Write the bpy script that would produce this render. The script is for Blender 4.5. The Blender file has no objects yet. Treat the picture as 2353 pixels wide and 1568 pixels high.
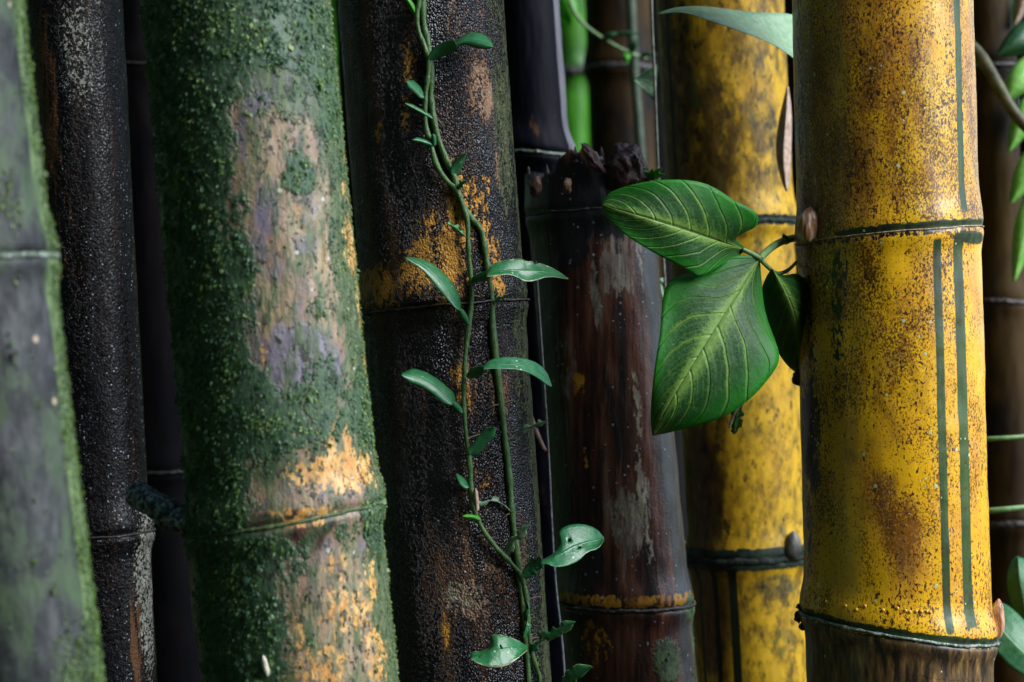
import bpy, math, random
import numpy as np
from mathutils import Vector, noise as mnoise

random.seed(7)
rng = np.random.default_rng(11)
scene = bpy.context.scene
col = scene.collection

# ------------------------------------------------------------------ camera
ZC = 0.95                       # eye height
PW, PH = 2353.0, 1568.0         # measuring grid of the photograph
K = 0.5 / PW                    # slope per grid unit (72 mm lens on 36 mm)
cam_d = bpy.data.cameras.new('camera')
cam = bpy.data.objects.new('camera', cam_d)
col.objects.link(cam)
cam.location = (0, 0, ZC)
cam.rotation_euler = (math.radians(90), 0, 0)
cam_d.sensor_width = 36
cam_d.lens = 72
cam_d.clip_start = 0.02
cam_d.clip_end = 500
cam_d.dof.use_dof = True
cam_d.dof.focus_distance = 1.145
cam_d.dof.aperture_fstop = 8.5
scene.camera = cam

# ------------------------------------------------------------------ light
SUN_AZ, SUN_EL = math.radians(68), math.radians(38)   # to the right of the viewer, high
sun_from = Vector((math.sin(SUN_AZ) * math.cos(SUN_EL), -math.cos(SUN_AZ) * math.cos(SUN_EL), math.sin(SUN_EL)))
world = bpy.data.worlds.new('World')
scene.world = world
world.use_nodes = True
wn = world.node_tree
sky = wn.nodes.new('ShaderNodeTexSky')
sky.sky_type = 'NISHITA'
sky.sun_disc = False
sky.sun_elevation = SUN_EL
sky.sun_rotation = math.atan2(sun_from.x, sun_from.y)
sky.air_density = 1.0
sky.dust_density = 0.2
sky.ozone_density = 3.0
wn.links.new(sky.outputs[0], wn.nodes['Background'].inputs[0])
wn.nodes['Background'].inputs[1].default_value = 0.05
sun_d = bpy.data.lights.new('sun', 'SUN')
sun_d.energy = 1.5
sun_d.angle = math.radians(50)
sun_d.color = (0.97, 0.985, 1.0)
sun = bpy.data.objects.new('sun', sun_d)
sun.rotation_euler = sun_from.to_track_quat('Z', 'Y').to_euler()
sun.location = (2, -1, 4)
col.objects.link(sun)
scene.view_settings.view_transform = 'Standard'
scene.view_settings.look = 'None'
scene.view_settings.gamma = 1
scene.view_settings.exposure = 2.05
scene.cycles.max_bounces = 5
scene.cycles.diffuse_bounces = 3
scene.cycles.glossy_bounces = 2
scene.cycles.transmission_bounces = 2
scene.cycles.caustics_reflective = False
scene.cycles.caustics_refractive = False

# ------------------------------------------------------------------ basics
def P(px, py, d):
    return np.array(((px - PW / 2) * K * d, d, ZC - (py - PH / 2) * K * d))
def Zat(py, d):
    return ZC - (py - PH / 2) * K * d
def S(r, g, b):
    f = lambda c: ((c / 255 + .055) / 1.055) ** 2.4 if c > 10 else c / 255 / 12.92
    return (f(r), f(g), f(b))

def tag(o, label, cat, group=None, kind=None):
    if label: o['label'] = label
    if cat: o['category'] = cat
    if group: o['group'] = group
    if kind: o['kind'] = kind
    return o
def thing(name, loc, label, cat, group=None):
    o = bpy.data.objects.new(name, None)
    o.empty_display_size = .05
    o.location = loc
    col.objects.link(o)
    return tag(o, label, cat, group)
def mesh(name, verts, faces, mat, parent=None, uv=None, attrs=None, smooth=True):
    """verts in world space; a child is stored relative to its parents"""
    v = np.asarray(verts, dtype=float)
    off = np.zeros(3)
    p = parent
    while p is not None:
        off += np.array(p.location); p = p.parent
    v = v - off
    me = bpy.data.meshes.new(name)
    if isinstance(faces, np.ndarray):
        n, k = faces.shape
        me.vertices.add(len(v)); me.vertices.foreach_set('co', v.astype(np.float32).ravel())
        me.loops.add(n * k); me.loops.foreach_set('vertex_index', faces.astype(np.int32).ravel())
        me.polygons.add(n); me.polygons.foreach_set('loop_start', np.arange(0, n * k, k, dtype=np.int32))
        me.update(calc_edges=True)
        lv = faces.ravel()
    else:
        me.from_pydata([tuple(x) for x in v], [], faces)
        lv = np.array([i for f in faces for i in f])
    if uv is not None:
        u = me.uv_layers.new(name='UVMap')
        u.data.foreach_set('uv', np.asarray(uv, dtype=np.float32)[lv].ravel())
    for an, arr in (attrs or {}).items():
        a = me.attributes.new(an, 'FLOAT_COLOR', 'POINT')
        arr = np.asarray(arr, dtype=np.float32)
        if arr.shape[1] == 3: arr = np.concatenate([arr, np.ones((len(arr), 1), np.float32)], 1)
        a.data.foreach_set('color', arr.ravel())
    if smooth: me.polygons.foreach_set('use_smooth', np.ones(len(me.polygons), dtype=bool))
    me.materials.append(mat)
    me.update()
    o = bpy.data.objects.new(name, me)
    col.objects.link(o)
    if parent is not None: o.parent = parent
    return o

def hsh(i, j, seed):
    h = (i.astype(np.int64) * 374761393 + j.astype(np.int64) * 668265263 + seed * 1442695041) & 0xffffffff
    h = ((h ^ (h >> 13)) * 1274126177) & 0xffffffff
    return ((h ^ (h >> 16)) & 0xffff) / 65535.0
def vnoise(x, y, seed=0):
    xi, yi = np.floor(x), np.floor(y)
    fx, fy = x - xi, y - yi
    fx, fy = fx * fx * (3 - 2 * fx), fy * fy * (3 - 2 * fy)
    a, b = hsh(xi, yi, seed), hsh(xi + 1, yi, seed)
    c, d = hsh(xi, yi + 1, seed), hsh(xi + 1, yi + 1, seed)
    return (a * (1 - fx) + b * fx) * (1 - fy) + (c * (1 - fx) + d * fx) * fy
def fbm(x, y, seed=0, o=4):
    t = 0; a = .5; n = 0
    for k in range(o):
        t = t + a * vnoise(x * 2 ** k, y * 2 ** k, seed + k); n += a; a *= .55
    return t / n
def sstep(a, b, x):
    t = np.clip((x - a) / (b - a), 0, 1)
    return t * t * (3 - 2 * t)

# ------------------------------------------------------------------ node materials
class NT:
    def __init__(s, name):
        s.m = bpy.data.materials.new(name); s.m.use_nodes = True
        s.t = s.m.node_tree; s.t.nodes.clear()
        s.out = s.t.nodes.new('ShaderNodeOutputMaterial')
        s._obj = None; s._sep = {}
    def new(s, ty, ins=None, **kw):
        n = s.t.nodes.new(ty)
        for k, v in kw.items(): setattr(n, k, v)
        for k, v in (ins or {}).items(): s.set(n.inputs[k], v)
        return n
    def set(s, sock, v):
        if isinstance(v, bpy.types.NodeSocket): s.t.links.new(v, sock)
        elif sock.type == 'RGBA' and len(v) == 3: sock.default_value = (*v, 1)
        else: sock.default_value = v
    def obj(s):
        if s._obj is None: s._obj = s.new('ShaderNodeTexCoord').outputs['Object']
        return s._obj
    def scaled(s, st=(1, 1, 1), loc=(0, 0, 0), v=None):
        if isinstance(st, (int, float)): st = (1, 1, st)
        return s.new('ShaderNodeMapping', {'Vector': v or s.obj(), 'Scale': st, 'Location': loc}).outputs[0]
    def noise(s, sc, det=4, rough=.55, st=1.0, loc=(0, 0, 0), dist=0.0):
        n = s.new('ShaderNodeTexNoise', {'Vector': s.scaled(st, loc), 'Scale': sc, 'Detail': det, 'Roughness': rough, 'Distortion': dist})
        return n.outputs['Fac']
    def voro(s, sc, st=1.0, loc=(0, 0, 0), feat='F1'):
        return s.new('ShaderNodeTexVoronoi', {'Vector': s.scaled(st, loc), 'Scale': sc}, feature=feat)
    def math(s, op, a, b=0.0, c=None):
        n = s.new('ShaderNodeMath', {0: a, 1: b}, operation=op)
        if c is not None: s.set(n.inputs[2], c)
        return n.outputs[0]
    def maprange(s, v, a, b, c=0.0, d=1.0, smooth=True):
        return s.new('ShaderNodeMapRange', {0: v, 1: a, 2: b, 3: c, 4: d}, interpolation_type='SMOOTHSTEP' if smooth else 'LINEAR').outputs[0]
    def mix(s, f, a, b):
        n = s.new('ShaderNodeMix', data_type='RGBA')
        s.set(n.inputs[0], f); s.set(n.inputs[6], a); s.set(n.inputs[7], b)
        return n.outputs[2]
    def mixf(s, f, a, b):
        n = s.new('ShaderNodeMix', data_type='FLOAT')
        s.set(n.inputs[0], f); s.set(n.inputs[2], a); s.set(n.inputs[3], b)
        return n.outputs[0]
    def ramp(s, f, stops):
        n = s.new('ShaderNodeValToRGB', {0: f}); e = n.color_ramp.elements
        while len(e) < len(stops): e.new(.5)
        for k, (p, c) in enumerate(stops): e[k].position = p; e[k].color = (*c, 1)
        return n.outputs[0]
    def attr(s, name):
        return s.new('ShaderNodeAttribute', attribute_name=name)
    def ch(s, code):                       # 'A0'..'B2' -> channel of a stain map
        a, i = 'mask' + code[0], int(code[1])
        if a not in s._sep:
            n = s.attr(a); s._sep[a] = (s.new('ShaderNodeSeparateColor', {0: n.outputs['Color']}), n)
        return s._sep[a][0].outputs[i]
    def uvxy(s):
        n = s.new('ShaderNodeSeparateXYZ', {0: s.new('ShaderNodeUVMap', uv_map='UVMap').outputs[0]})
        return n.outputs[0], n.outputs[1]
    def finish(s, color, rough, height=None, dist=.0006, strength=1.0, spec=.5, coat=0.0, trans=None, trans_f=0.0):
        b = s.new('ShaderNodeBsdfPrincipled', {'Base Color': color, 'Roughness': rough, 'Specular IOR Level': spec, 'Coat Weight': coat, 'Coat Roughness': .12})
        nrm = None
        if height is not None:
            nrm = s.new('ShaderNodeBump', {'Height': height, 'Distance': dist, 'Strength': strength}).outputs[0]
            s.set(b.inputs['Normal'], nrm)
        sh = b.outputs[0]
        if trans is not None:
            t = s.new('ShaderNodeBsdfTranslucent', {'Color': trans})
            if nrm: s.set(t.inputs['Normal'], nrm)
            sh = s.new('ShaderNodeMixShader', {0: trans_f, 1: sh, 2: t.outputs[0]}).outputs[0]
        s.t.links.new(sh, s.out.inputs['Surface'])
        return s.m

def layered(name, base, layers, rough=.5, bump=.0006, spec=.5, coat=0.0, fine=None, strength=1.0):
    """base: (noise scale, stretch, ramp stops); layers stacked over it"""
    t = NT(name)
    c = t.ramp(t.noise(base[0], 4, .65, base[1]), base[2])
    r = rough
    h = None
    for k, L in enumerate(layers):
        if L.get('kind') == 'stripe':
            u, v = t.uvxy()
            fac = None
            jit = t.math('MULTIPLY', t.math('SUBTRACT', t.noise(260, 3, .6, .3), .5), .010)
            ud = t.math('MULTIPLY', t.math('SUBTRACT', t.noise(190, 5, .75, .10), .5), .0050)
            u = t.math('ADD', u, ud)
            for (u0, hw, zlo, zhi) in L['list']:
                e = t.maprange(t.math('ABSOLUTE', t.math('SUBTRACT', u, u0)), hw + .0010, hw - .0010)
                a = t.maprange(t.math('ADD', v, jit), zlo, zlo + .002)
                b_ = t.maprange(t.math('ADD', v, jit), zhi, zhi - .002)
                e = t.math('MULTIPLY', e, t.math('MULTIPLY', a, b_))
                fac = e if fac is None else t.math('MAXIMUM', fac, e)
        elif L.get('kind') == 'dots':
            vo = t.voro(L['sc'], L.get('st', 1.0), (k * .37, 0, k * .11))
            rnd = t.new('ShaderNodeSeparateColor', {0: vo.outputs['Color']})
            big = t.maprange(rnd.outputs[0], L['keep'], 1.0, 0, L['size'], smooth=False)
            fac = t.maprange(t.math('SUBTRACT', big, vo.outputs['Distance']), 0, .08)
            if 'mask' in L: fac = t.math('MULTIPLY', fac, t.maprange(t.ch(L['mask']), .25, .6))
        else:
            n = t.noise(L['ns'], L.get('det', 3), L.get('nr', .68), L.get('st', 1.0), (k * .71, k * .13, k * .29), L.get('dist', 0.0))
            m = t.ch(L['mask']) if 'mask' in L else L.get('m', .5)
            val = t.math('MULTIPLY_ADD', t.math('SUBTRACT', n, .5), L.get('amp', 1.0), m)
            if 'big' in L:      # second, larger noise that thins the layer out in places
                val = t.math('MULTIPLY_ADD', t.math('SUBTRACT', t.noise(L['big'][0], 3, .5, L['big'][2] if len(L['big']) > 2 else 1.0, (k * .3, .2, 0)), .5), L['big'][1], val)
            th, so = L.get('th', .5), L.get('soft', .08)
            fac = t.maprange(val, th - so, th + so)
        if L.get('op', 1) != 1: fac = t.math('MULTIPLY', fac, L['op'])
        lc = L['col']
        if isinstance(lc, list): lc = t.ramp(t.noise(L.get('cns', 180), 4, .6, L.get('cst', L.get('st', 1.0)), (.3, k, 0)), lc)
        c = t.mix(fac, c, lc)
        if 'rough' in L: r = t.mixf(fac, r, L['rough'])
        if 'h' in L:
            g = t.math('MULTIPLY', fac, L['h'])
            h = g if h is None else t.math('ADD', h, g)
    if fine:                                   # list of (scale, stretch, amount, kind)
        for (sc, st, am, kd) in fine:
            if kd == 'v': q = t.math('SUBTRACT', 1.0, t.voro(sc, st).outputs['Distance'])
            else: q = t.noise(sc, 4, .6, st)
            q = t.math('MULTIPLY', q, am)
            h = q if h is None else t.math('ADD', h, q)
    return t.finish(c, r, h, bump, strength, spec, coat)

# ------------------------------------------------------------------ culms
class Culm:
    def __init__(s, name, label, edges, d, nodes=(), seed=0, dz=.0016, nu=144, top=2.3, group='bamboo culms of the clump', jag=None, wall=.012):
        """edges: left/right outline at the top and at the bottom of the picture"""
        xl0, xr0, xl1, xr1 = edges
        s.d, s.seed, s.dz, s.nu, s.jag, s.wall = d, seed, dz, nu, jag, wall
        def cr(xl, xr):
            a, b = math.atan((xl - PW / 2) * K), math.atan((xr - PW / 2) * K)
            m = (a + b) / 2
            return d * math.tan(m), d / math.cos(m) * math.sin((b - a) / 2)
        s.c0, s.r0 = cr(xl0, xr0); s.c1, s.r1 = cr(xl1, xr1)
        s.z0, s.z1 = Zat(0, d), Zat(PH, d)
        s.ztop = top
        s.root = thing(name, (float(s.xc(0.0)), d, 0), label, 'bamboo', group)
        s.nodes = []
        for nd in nodes:
            (pl, pr), o = nd[0], (nd[1] if len(nd) > 1 else {})
            f1, z1, _ = s.hit(*pl); f2, z2, _ = s.hit(*pr)
            tl = (z2 - z1) / (math.sin(f2) - math.sin(f1))
            s.nodes.append(dict(zc=z1 - tl * math.sin(f1), tilt=tl, sw=o.get('sw', .002), ring=o.get('ring', .0013), rz=o.get('rz', .0010), mat=o.get('mat'), lip=o.get('lip', 0.0)))
    def xc(s, z): return s.c1 + (s.c0 - s.c1) * (z - s.z1) / (s.z0 - s.z1)
    def rr(s, z):
        q = np.clip((z - s.z1) / (s.z0 - s.z1), -.6, 1.6)
        return s.r1 + (s.r0 - s.r1) * q
    def hit(s, px, py):
        X = (px - PW / 2) * K
        t = s.d
        for _ in range(5):
            z = ZC - (py - PH / 2) * K * t
            xc, r = s.xc(z), s.rr(z)
            A, B, C = X * X + 1, X * xc + s.d, xc * xc + s.d * s.d - r * r
            t = (B - math.sqrt(max(B * B - A * C, 0))) / A
        z = ZC - (py - PH / 2) * K * t
        return math.atan2(X * t - s.xc(z), s.d - t), z, t
    def rad(s, f, z):
        R = s.rr(z)
        r = R * (1 + .010 * (fbm(np.sin(f) * 1.3 + 5, z * 9 + np.cos(f), s.seed, 2) - .5) * 2)
        r = r + .0010 * (fbm(f * 5 + 40, z * 60, s.seed + 3, 3) - .5)
        for n in s.nodes:
            w = z - (n['zc'] + n['tilt'] * np.sin(f))
            r = r + n['sw'] * np.exp(-((w - .005) / .011) ** 2) + n['sw'] * .5 * np.exp(-((w + .004) / .006) ** 2)
            r = r - n['sw'] * .5 * np.exp(-((w - .0005) / .0022) ** 2)
        return r
    def surf(s, f, z, lift=0.0):
        r = s.rad(f, z) + lift
        return np.stack([s.xc(z) + r * np.sin(f), s.d - r * np.cos(f), z], -1)
    def blobs(s, lst, f, z):
        v = np.zeros_like(f)
        for b in lst:
            px, py, rx, ry = b[:4]; st = b[4] if len(b) > 4 else 1.0
            fc, zc, _ = s.hit(px, py)
            f0, _, _ = s.hit(px - rx, py); f1, _, _ = s.hit(px + rx, py)
            hf = max((f1 - f0) / 2, .04)
            fm = (f0 + f1) / 2
            hz = ry * K * s.d
            q = np.sqrt(((f - fm) / hf) ** 2 + ((z - zc) / hz) ** 2)
            v = np.maximum(v, st * (1 - sstep(.45, 1.45, q)))
        return v
    def build(s, mat, maskA=None, maskB=None, ring_mat=None, fill=None):
        zs = []
        lo, hi = s.z1 - .03, min(s.z0 + .03, s.ztop)
        zs += list(np.arange(-.05, lo, .05))
        z = lo
        while z < hi:
            near = any(abs(z - n['zc']) < .012 + abs(n['tilt']) for n in s.nodes)
            zs.append(z); z += s.dz * (.55 if near else 1.0)
        if s.ztop > hi: zs += list(np.arange(hi, s.ztop, .06))
        zs = np.array(zs)
        f = np.linspace(-math.pi, math.pi, s.nu + 1)
        F, Zg = np.meshgrid(f, zs)
        rows = len(zs)
        if s.jag is not None:                  # broken off top: the last rows follow the torn rim
            zt = s.jag(f)
            zb = zt.min() - .05
            keep = zs < zb
            zs = zs[keep]
            m = 26
            Fz = np.array([zb + (zt - zb) * (k / m) for k in range(m + 1)])
            Zg = np.concatenate([np.repeat(zs[:, None], s.nu + 1, 1), Fz], 0)
            F = np.repeat(f[None, :], len(Zg), 0)
        V = s.surf(F, Zg)
        if s.jag is not None:                  # inner wall and floor of the hollow end
            Rin = s.rr(zt)[None, :] - s.wall * (1 + .25 * np.sin(f * 7)[None, :])
            inn = []
            for dzv in (0.002, .006, .015, .028):
                zz = zt - dzv
                inn.append(np.stack([s.xc(zz) + Rin[0] * np.sin(f), s.d - Rin[0] * np.cos(f), zz], -1))
            zz = np.full_like(f, zt.min() - .03)
            for q in (.9, .5, .02):
                inn.append(np.stack([s.xc(zz) + q * Rin[0] * np.sin(f), s.d - q * Rin[0] * np.cos(f), zz], -1))
            inn = np.array(inn)
            V = np.concatenate([V, inn], 0)
            F = np.concatenate([F, np.repeat(f[None, :], len(inn), 0)], 0)
            Zg = np.concatenate([Zg, inn[:, :, 2]], 0)
        rows = len(V)
        n = s.nu + 1
        idx = np.arange(rows * n).reshape(rows, n)
        faces = np.stack([idx[:-1, :-1], idx[:-1, 1:], idx[1:, 1:], idx[1:, :-1]], -1).reshape(-1, 4)
        Ff, Zf = F.ravel(), Zg.ravel()
        at = {}
        for nm, mk in (('maskA', maskA), ('maskB', maskB)):
            if mk:
                ch = [s.blobs(l, Ff, Zf) if isinstance(l, list) else (l(Ff, Zf) if l else np.zeros_like(Ff)) for l in mk]
                while len(ch) < 3: ch.append(np.zeros_like(Ff))
                at[nm] = np.stack(ch[:3], -1)
        uv = np.stack([Ff / (2 * math.pi) + .5, Zf], -1)
        s.stem = mesh('stem', V.reshape(-1, 3), faces, mat, s.root, uv, at)
        for nd in s.nodes:
            if nd['ring'] > 0: s.ring(nd, nd['mat'] or ring_mat or mat)
        return s
    def ring(s, nd, mat):
        m, k = 180, 8
        f = np.linspace(-math.pi, math.pi, m, endpoint=False)
        zc = nd['zc'] + nd['tilt'] * np.sin(f) + .0006 * (fbm(f * 4 + 9, f * 0, s.seed + 8, 3) - .5) * 2
        th = np.linspace(0, 2 * math.pi, k, endpoint=False)
        V = []
        for j in range(k):
            jit = 1 + .7 * (fbm(f * 14 + 3 * j, f * 0 + j, s.seed + 20, 3) - .5) * 2
            zz = zc + nd['rz'] * math.sin(th[j]) * jit
            R = s.rad(f, zc) + nd['ring'] * .55 + nd['ring'] * math.cos(th[j]) * jit
            V.append(np.stack([s.xc(zz) + R * np.sin(f), s.d - R * np.cos(f), zz], -1))
        V = np.array(V)
        idx = np.arange(k * m).reshape(k, m)
        nx = np.roll(idx, -1, 1); dn = np.roll(idx, -1, 0); dx = np.roll(nx, -1, 0)
        faces = np.stack([idx, nx, dx, dn], -1).reshape(-1, 4)
        z = np.zeros((k * m, 3))
        mesh('node_ring', V.reshape(-1, 3), faces, mat, s.root, np.stack([np.tile(f, k), V[:, :, 2].ravel()], -1), {'maskA': z, 'maskB': z})

def moss_patch(c, name, n, fn, size, pal, mat, fr=(-2.2, 2.0), seed=1, out=(.05, .75), parent=None, zr=None):
    """small scale leaves growing on a culm where fn(f, z) says so; one mesh"""
    g = np.random.default_rng(seed)
    F = g.uniform(*fr, n * 5)
    lo, hi = zr or (c.z1 - .02, c.z0 + .02)
    Z = g.uniform(lo, hi, n * 5)
    w = fn(F, Z)
    k = np.where(g.random(n * 5) < w)[0][:n]
    F, Z = F[k], Z[k]; n = len(F)
    base = c.surf(F, Z, -.0003)
    nr = np.stack([np.sin(F), -np.cos(F), 0 * F], -1)
    tg = np.stack([np.cos(F), np.sin(F), 0 * F], -1)
    up = np.array((0, 0, 1.0))
    a = g.uniform(*out, n)[:, None]; sd = g.normal(0, .55, n)[:, None]
    d = -up * np.cos(a) + nr * np.sin(a) + tg * sd
    d /= np.linalg.norm(d, axis=1, keepdims=True)
    wd = np.cross(d, nr + g.normal(0, .4, (n, 3))); wd /= np.linalg.norm(wd, axis=1, keepdims=True)
    nn = np.cross(wd, d)
    L = (size * g.lognormal(0, .35, n))[:, None]
    W = L * g.uniform(.2, .42, n)[:, None]
    base = base + nr * (g.random(n)[:, None] ** 2) * size * .8
    cup = L * g.uniform(-.25, .3, n)[:, None]
    V = np.stack([base, base + d * L * .5 + wd * W, base + d * L * .5 - wd * W, base + d * L * .55 + nn * cup, base + d * L - nn * cup * .6], 1)
    i0 = np.arange(n)[:, None] * 5
    T = np.array([[0, 1, 3], [0, 3, 2], [1, 4, 3], [3, 4, 2]])
    faces = (i0[:, :, None] + T[None]).reshape(-1, 3)
    t = np.clip(fbm(F * 6, Z * 90, seed + 5, 3) * 1.1 + g.normal(0, .16, n) - .05, 0, .999) * (len(pal) - 1)
    pal = np.array(pal); i = t.astype(int); q = (t - i)[:, None]
    C = pal[i] * (1 - q) + pal[i + 1] * q
    o = mesh(name, V.reshape(-1, 3), faces, mat, parent or c.root, attrs={'Col': np.repeat(C, 5, 0)}, smooth=False)
    o['kind'] = 'stuff'
    return o

def lump(name, parent, center, size, mat, seed=0, rough=.25, axis=None, sub=3, pt=0.0):
    """knobbly solid: ico sphere pushed in and out; pt pulls its upper end to a point"""
    import bmesh
    bm = bmesh.new()
    bmesh.ops.create_icosphere(bm, subdivisions=sub, radius=1)
    V = []
    for v in bm.verts:
        p = v.co.copy()
        k = 1 + rough * (mnoise.fractal(p * 1.7 + Vector((seed * 3.1, 0, 0)), 1.0, 2.0, 4))
        q = Vector((p.x * k, p.y * k, p.z * k))
        if pt:
            hgt = (p.z + 1) / 2
            s_ = (max(hgt, 0) ** .5) * (max(1 - hgt, 0) ** .65) * 1.95
            h = math.hypot(p.x, p.y) or 1
            q = Vector((p.x / h * s_ * k if h > 1e-4 else 0, p.y / h * s_ * k if h > 1e-4 else 0, p.z * (1.25 if p.z > 0 else 1)))
        V.append(Vector((q.x * size[0], q.y * size[1], q.z * size[2])))
    if axis is not None:
        qt = Vector((0, 0, 1)).rotation_difference(Vector(axis))
        V = [qt @ v for v in V]
    F = [[l.index for l in f.verts] for f in bm.faces]
    bm.free()
    V = np.array([tuple(v) for v in V]) + np.asarray(center)
    return mesh(name, V, F, mat, parent)

def tube(name, parent, pts, radii, mat, k=10, seed=0, wob=.06, sm=4):
    """pts: world points; smooth swept stem"""
    pts = np.asarray(pts, float)
    for _ in range(2):
        q = [pts[0]]
        for a, b in zip(pts[:-1], pts[1:]): q += [a * .75 + b * .25, a * .25 + b * .75]
        pts = np.array(q + [pts[-1]])
    m = len(pts)
    if np.isscalar(radii): radii = [radii, radii]
    R = np.interp(np.linspace(0, 1, m), np.linspace(0, 1, len(radii)), radii)
    R = R * (1 + wob * (vnoise(np.arange(m) * .6, np.zeros(m), seed) - .5) * 2)
    T = np.gradient(pts, axis=0); T /= np.linalg.norm(T, axis=1, keepdims=True)
    ref = np.array((0.13, -.95, .2)); 
    A = np.cross(T, ref); nA = np.linalg.norm(A, axis=1, keepdims=True); A /= np.maximum(nA, 1e-6)
    B = np.cross(T, A)
    th = np.linspace(0, 2 * math.pi, k, endpoint=False)
    V = (pts[:, None] + R[:, None, None] * (A[:, None] * np.cos(th)[None, :, None] + B[:, None] * np.sin(th)[None, :, None])).reshape(-1, 3)
    F = []
    for i in range(m - 1):
        for j in range(k):
            F.append([i * k + j, i * k + (j + 1) % k, (i + 1) * k + (j + 1) % k, (i + 1) * k + j])
    F.append(list(range(k))[::-1]); F.append([(m - 1) * k + j for j in range(k)])
    uv = np.stack([np.tile(np.arange(k) / k, m), np.repeat(np.linspace(0, 1, m), k)], -1)
    return mesh(name, V, F, mat, parent, uv)

def smooth_poly(p, it=2):
    p = np.asarray(p, float)
    for _ in range(it):
        q = [p[0]]
        for a, b in zip(p[:-1], p[1:]): q += [a * .75 + b * .25, a * .25 + b * .75]
        p = np.array(q + [p[-1]])
    return p
def resample(p, n, it=2):
    p = smooth_poly(p, it)
    L = np.concatenate([[0], np.cumsum(np.linalg.norm(np.diff(p[:, :2], axis=0), axis=1))])
    t = np.linspace(0, L[-1], n)
    return np.stack([np.interp(t, L, p[:, k]) for k in range(p.shape[1])], -1)

def leaf(name, parent, mid, left, right, mat, e=(0, 0), cup=0.0, N=40, Kc=7, wave=0.0, quilt=0.0, seed=0, thick=.00022, it=2, veins=8, slant=.35, holes=()):
    """blade between a midrib and two outlines (photo grid x, y and depth in metres)"""
    mid = resample(mid, N, it)
    L = resample([q[:2] for q in left], N, it); R = resample([q[:2] for q in right], N, it)
    V, UV = [], []
    for i in range(N):
        t = i / (N - 1)
        for j in range(-Kc, Kc + 1):
            s_ = j / Kc; a = abs(s_)
            o = (L if s_ < 0 else R)[i]
            xy = mid[i, :2] * (1 - a) + o * a
            dd = mid[i, 2] + (e[0] if s_ < 0 else e[1]) * a + cup * a * a
            dd += wave * math.sin(t * 9 + s_ * 2.3 + seed) * a
            if quilt:
                ph = (t - slant * a + (.05 if s_ < 0 else 0)) * veins
                dd += quilt * (abs((ph % 1) - .5) * 2) ** 2 * min(1, a * 5) * (1 - a * .5)
                dd += quilt * 1.2 * math.exp(-(a / .06) ** 2)
            V.append(P(xy[0], xy[1], dd)); UV.append((s_ * .5 + .5, t))
    n = 2 * Kc + 1
    idx = np.arange(N * n).reshape(N, n)
    F = np.stack([idx[:-1, :-1], idx[:-1, 1:], idx[1:, 1:], idx[1:, :-1]], -1).reshape(-1, 4)
    if holes:                              # chewed through: (across, along, radius across, radius along)
        uvc = np.array(UV)[F].mean(1); keep = np.ones(len(F), bool)
        for (hs, ht, rs, rt) in holes: keep &= ((uvc[:, 0] * 2 - 1 - hs) / rs) ** 2 + ((uvc[:, 1] - ht) / rt) ** 2 > 1
        F = F[keep]
    o = mesh(name, V, F, mat, parent, UV)
    md = o.modifiers.new('thickness', 'SOLIDIFY'); md.thickness = thick; md.offset = 0
    return o

def sleaf(name, parent, spine, w, mat, prof='lance', chew=0.0, e=(0, 0), cup=0.002, N=26, seed=0, side=None, **kw):
    """leaf from a spine (x, y, depth) and a half width"""
    sp = resample(spine, N)
    T = np.gradient(sp[:, :2], axis=0); T /= np.maximum(np.linalg.norm(T, axis=1, keepdims=True), 1e-6)
    nrm = np.stack([T[:, 1], -T[:, 0]], -1)
    t = np.linspace(0, 1, N)
    if prof == 'lance': W = np.sin(math.pi * np.clip(t, 0, 1) ** .75) ** .8
    elif prof == 'strap': W = np.minimum(1, np.minimum(t * 6 + .35, (1 - t) * 5 + .12))
    elif prof == 'ovate': W = np.sin(math.pi * t ** .6) ** .75
    elif prof == 'wing': W = .25 + .75 * np.sin(math.pi * t * .85) ** .7
    elif prof == 'tip': W = np.sin(math.pi * np.clip(t * .94 + .06, 0, 1) ** 1.5) ** .7
    W = W * w + .6
    g = np.random.default_rng(seed)
    bite = lambda q: 1 - chew * (1.15 * sstep(.46, .56, fbm(t * 7 + q, t * 0 + q, seed * 3 + 1, 2)) + .22 * g.random(N))
    fl, fr = bite(1.3), bite(8.7)
    if not chew: fl = fr = np.ones(N)
    sl, sr = side or (1, 1)
    Lp = sp[:, :2] + nrm * (W * fl * sl)[:, None]; Rp = sp[:, :2] - nrm * (W * fr * sr)[:, None]
    return leaf(name, parent, sp, Lp, Rp, mat, e, cup, N if not chew else 60, 4, it=0 if chew else 1, **kw)

# ------------------------------------------------------------------ plain materials
def leaf_mat(name, base, edge, trans, rough=.28, spec=.5, tf=.25, spots=0.0, torn=None, vein=None):
    t = NT(name)
    u, v = t.uvxy()
    s_ = t.math('ABSOLUTE', t.math('MULTIPLY_ADD', u, 2.0, -1.0))
    n = t.noise(240, 4, .6)
    c = t.mix(t.maprange(n, .3, .7), base, edge)
    if vein: c = t.mix(t.math('MULTIPLY', t.maprange(s_, .10, .02), .7), c, vein)
    if torn: c = t.mix(t.maprange(t.math('MULTIPLY_ADD', n, .5, s_), 1.18, 1.24), c, torn)
    if spots:
        vo = t.voro(420); rnd = t.new('ShaderNodeSeparateColor', {0: vo.outputs['Color']})
        f = t.math('MULTIPLY', t.maprange(vo.outputs['Distance'], .28, .2), t.math('GREATER_THAN', rnd.outputs[0], 1 - spots))
        c = t.mix(f, c, (.45, .55, .45))
    hgt = t.math('ADD', t.math('MULTIPLY', t.noise(150, 4, .6), 1.1), t.math('MULTIPLY', t.maprange(s_, .08, 0), .4))
    return t.finish(c, t.maprange(t.noise(60, 2), .3, .7, rough * .75, rough * 1.3), hgt, .0012, .5, spec, 0.0, trans, tf)

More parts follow.
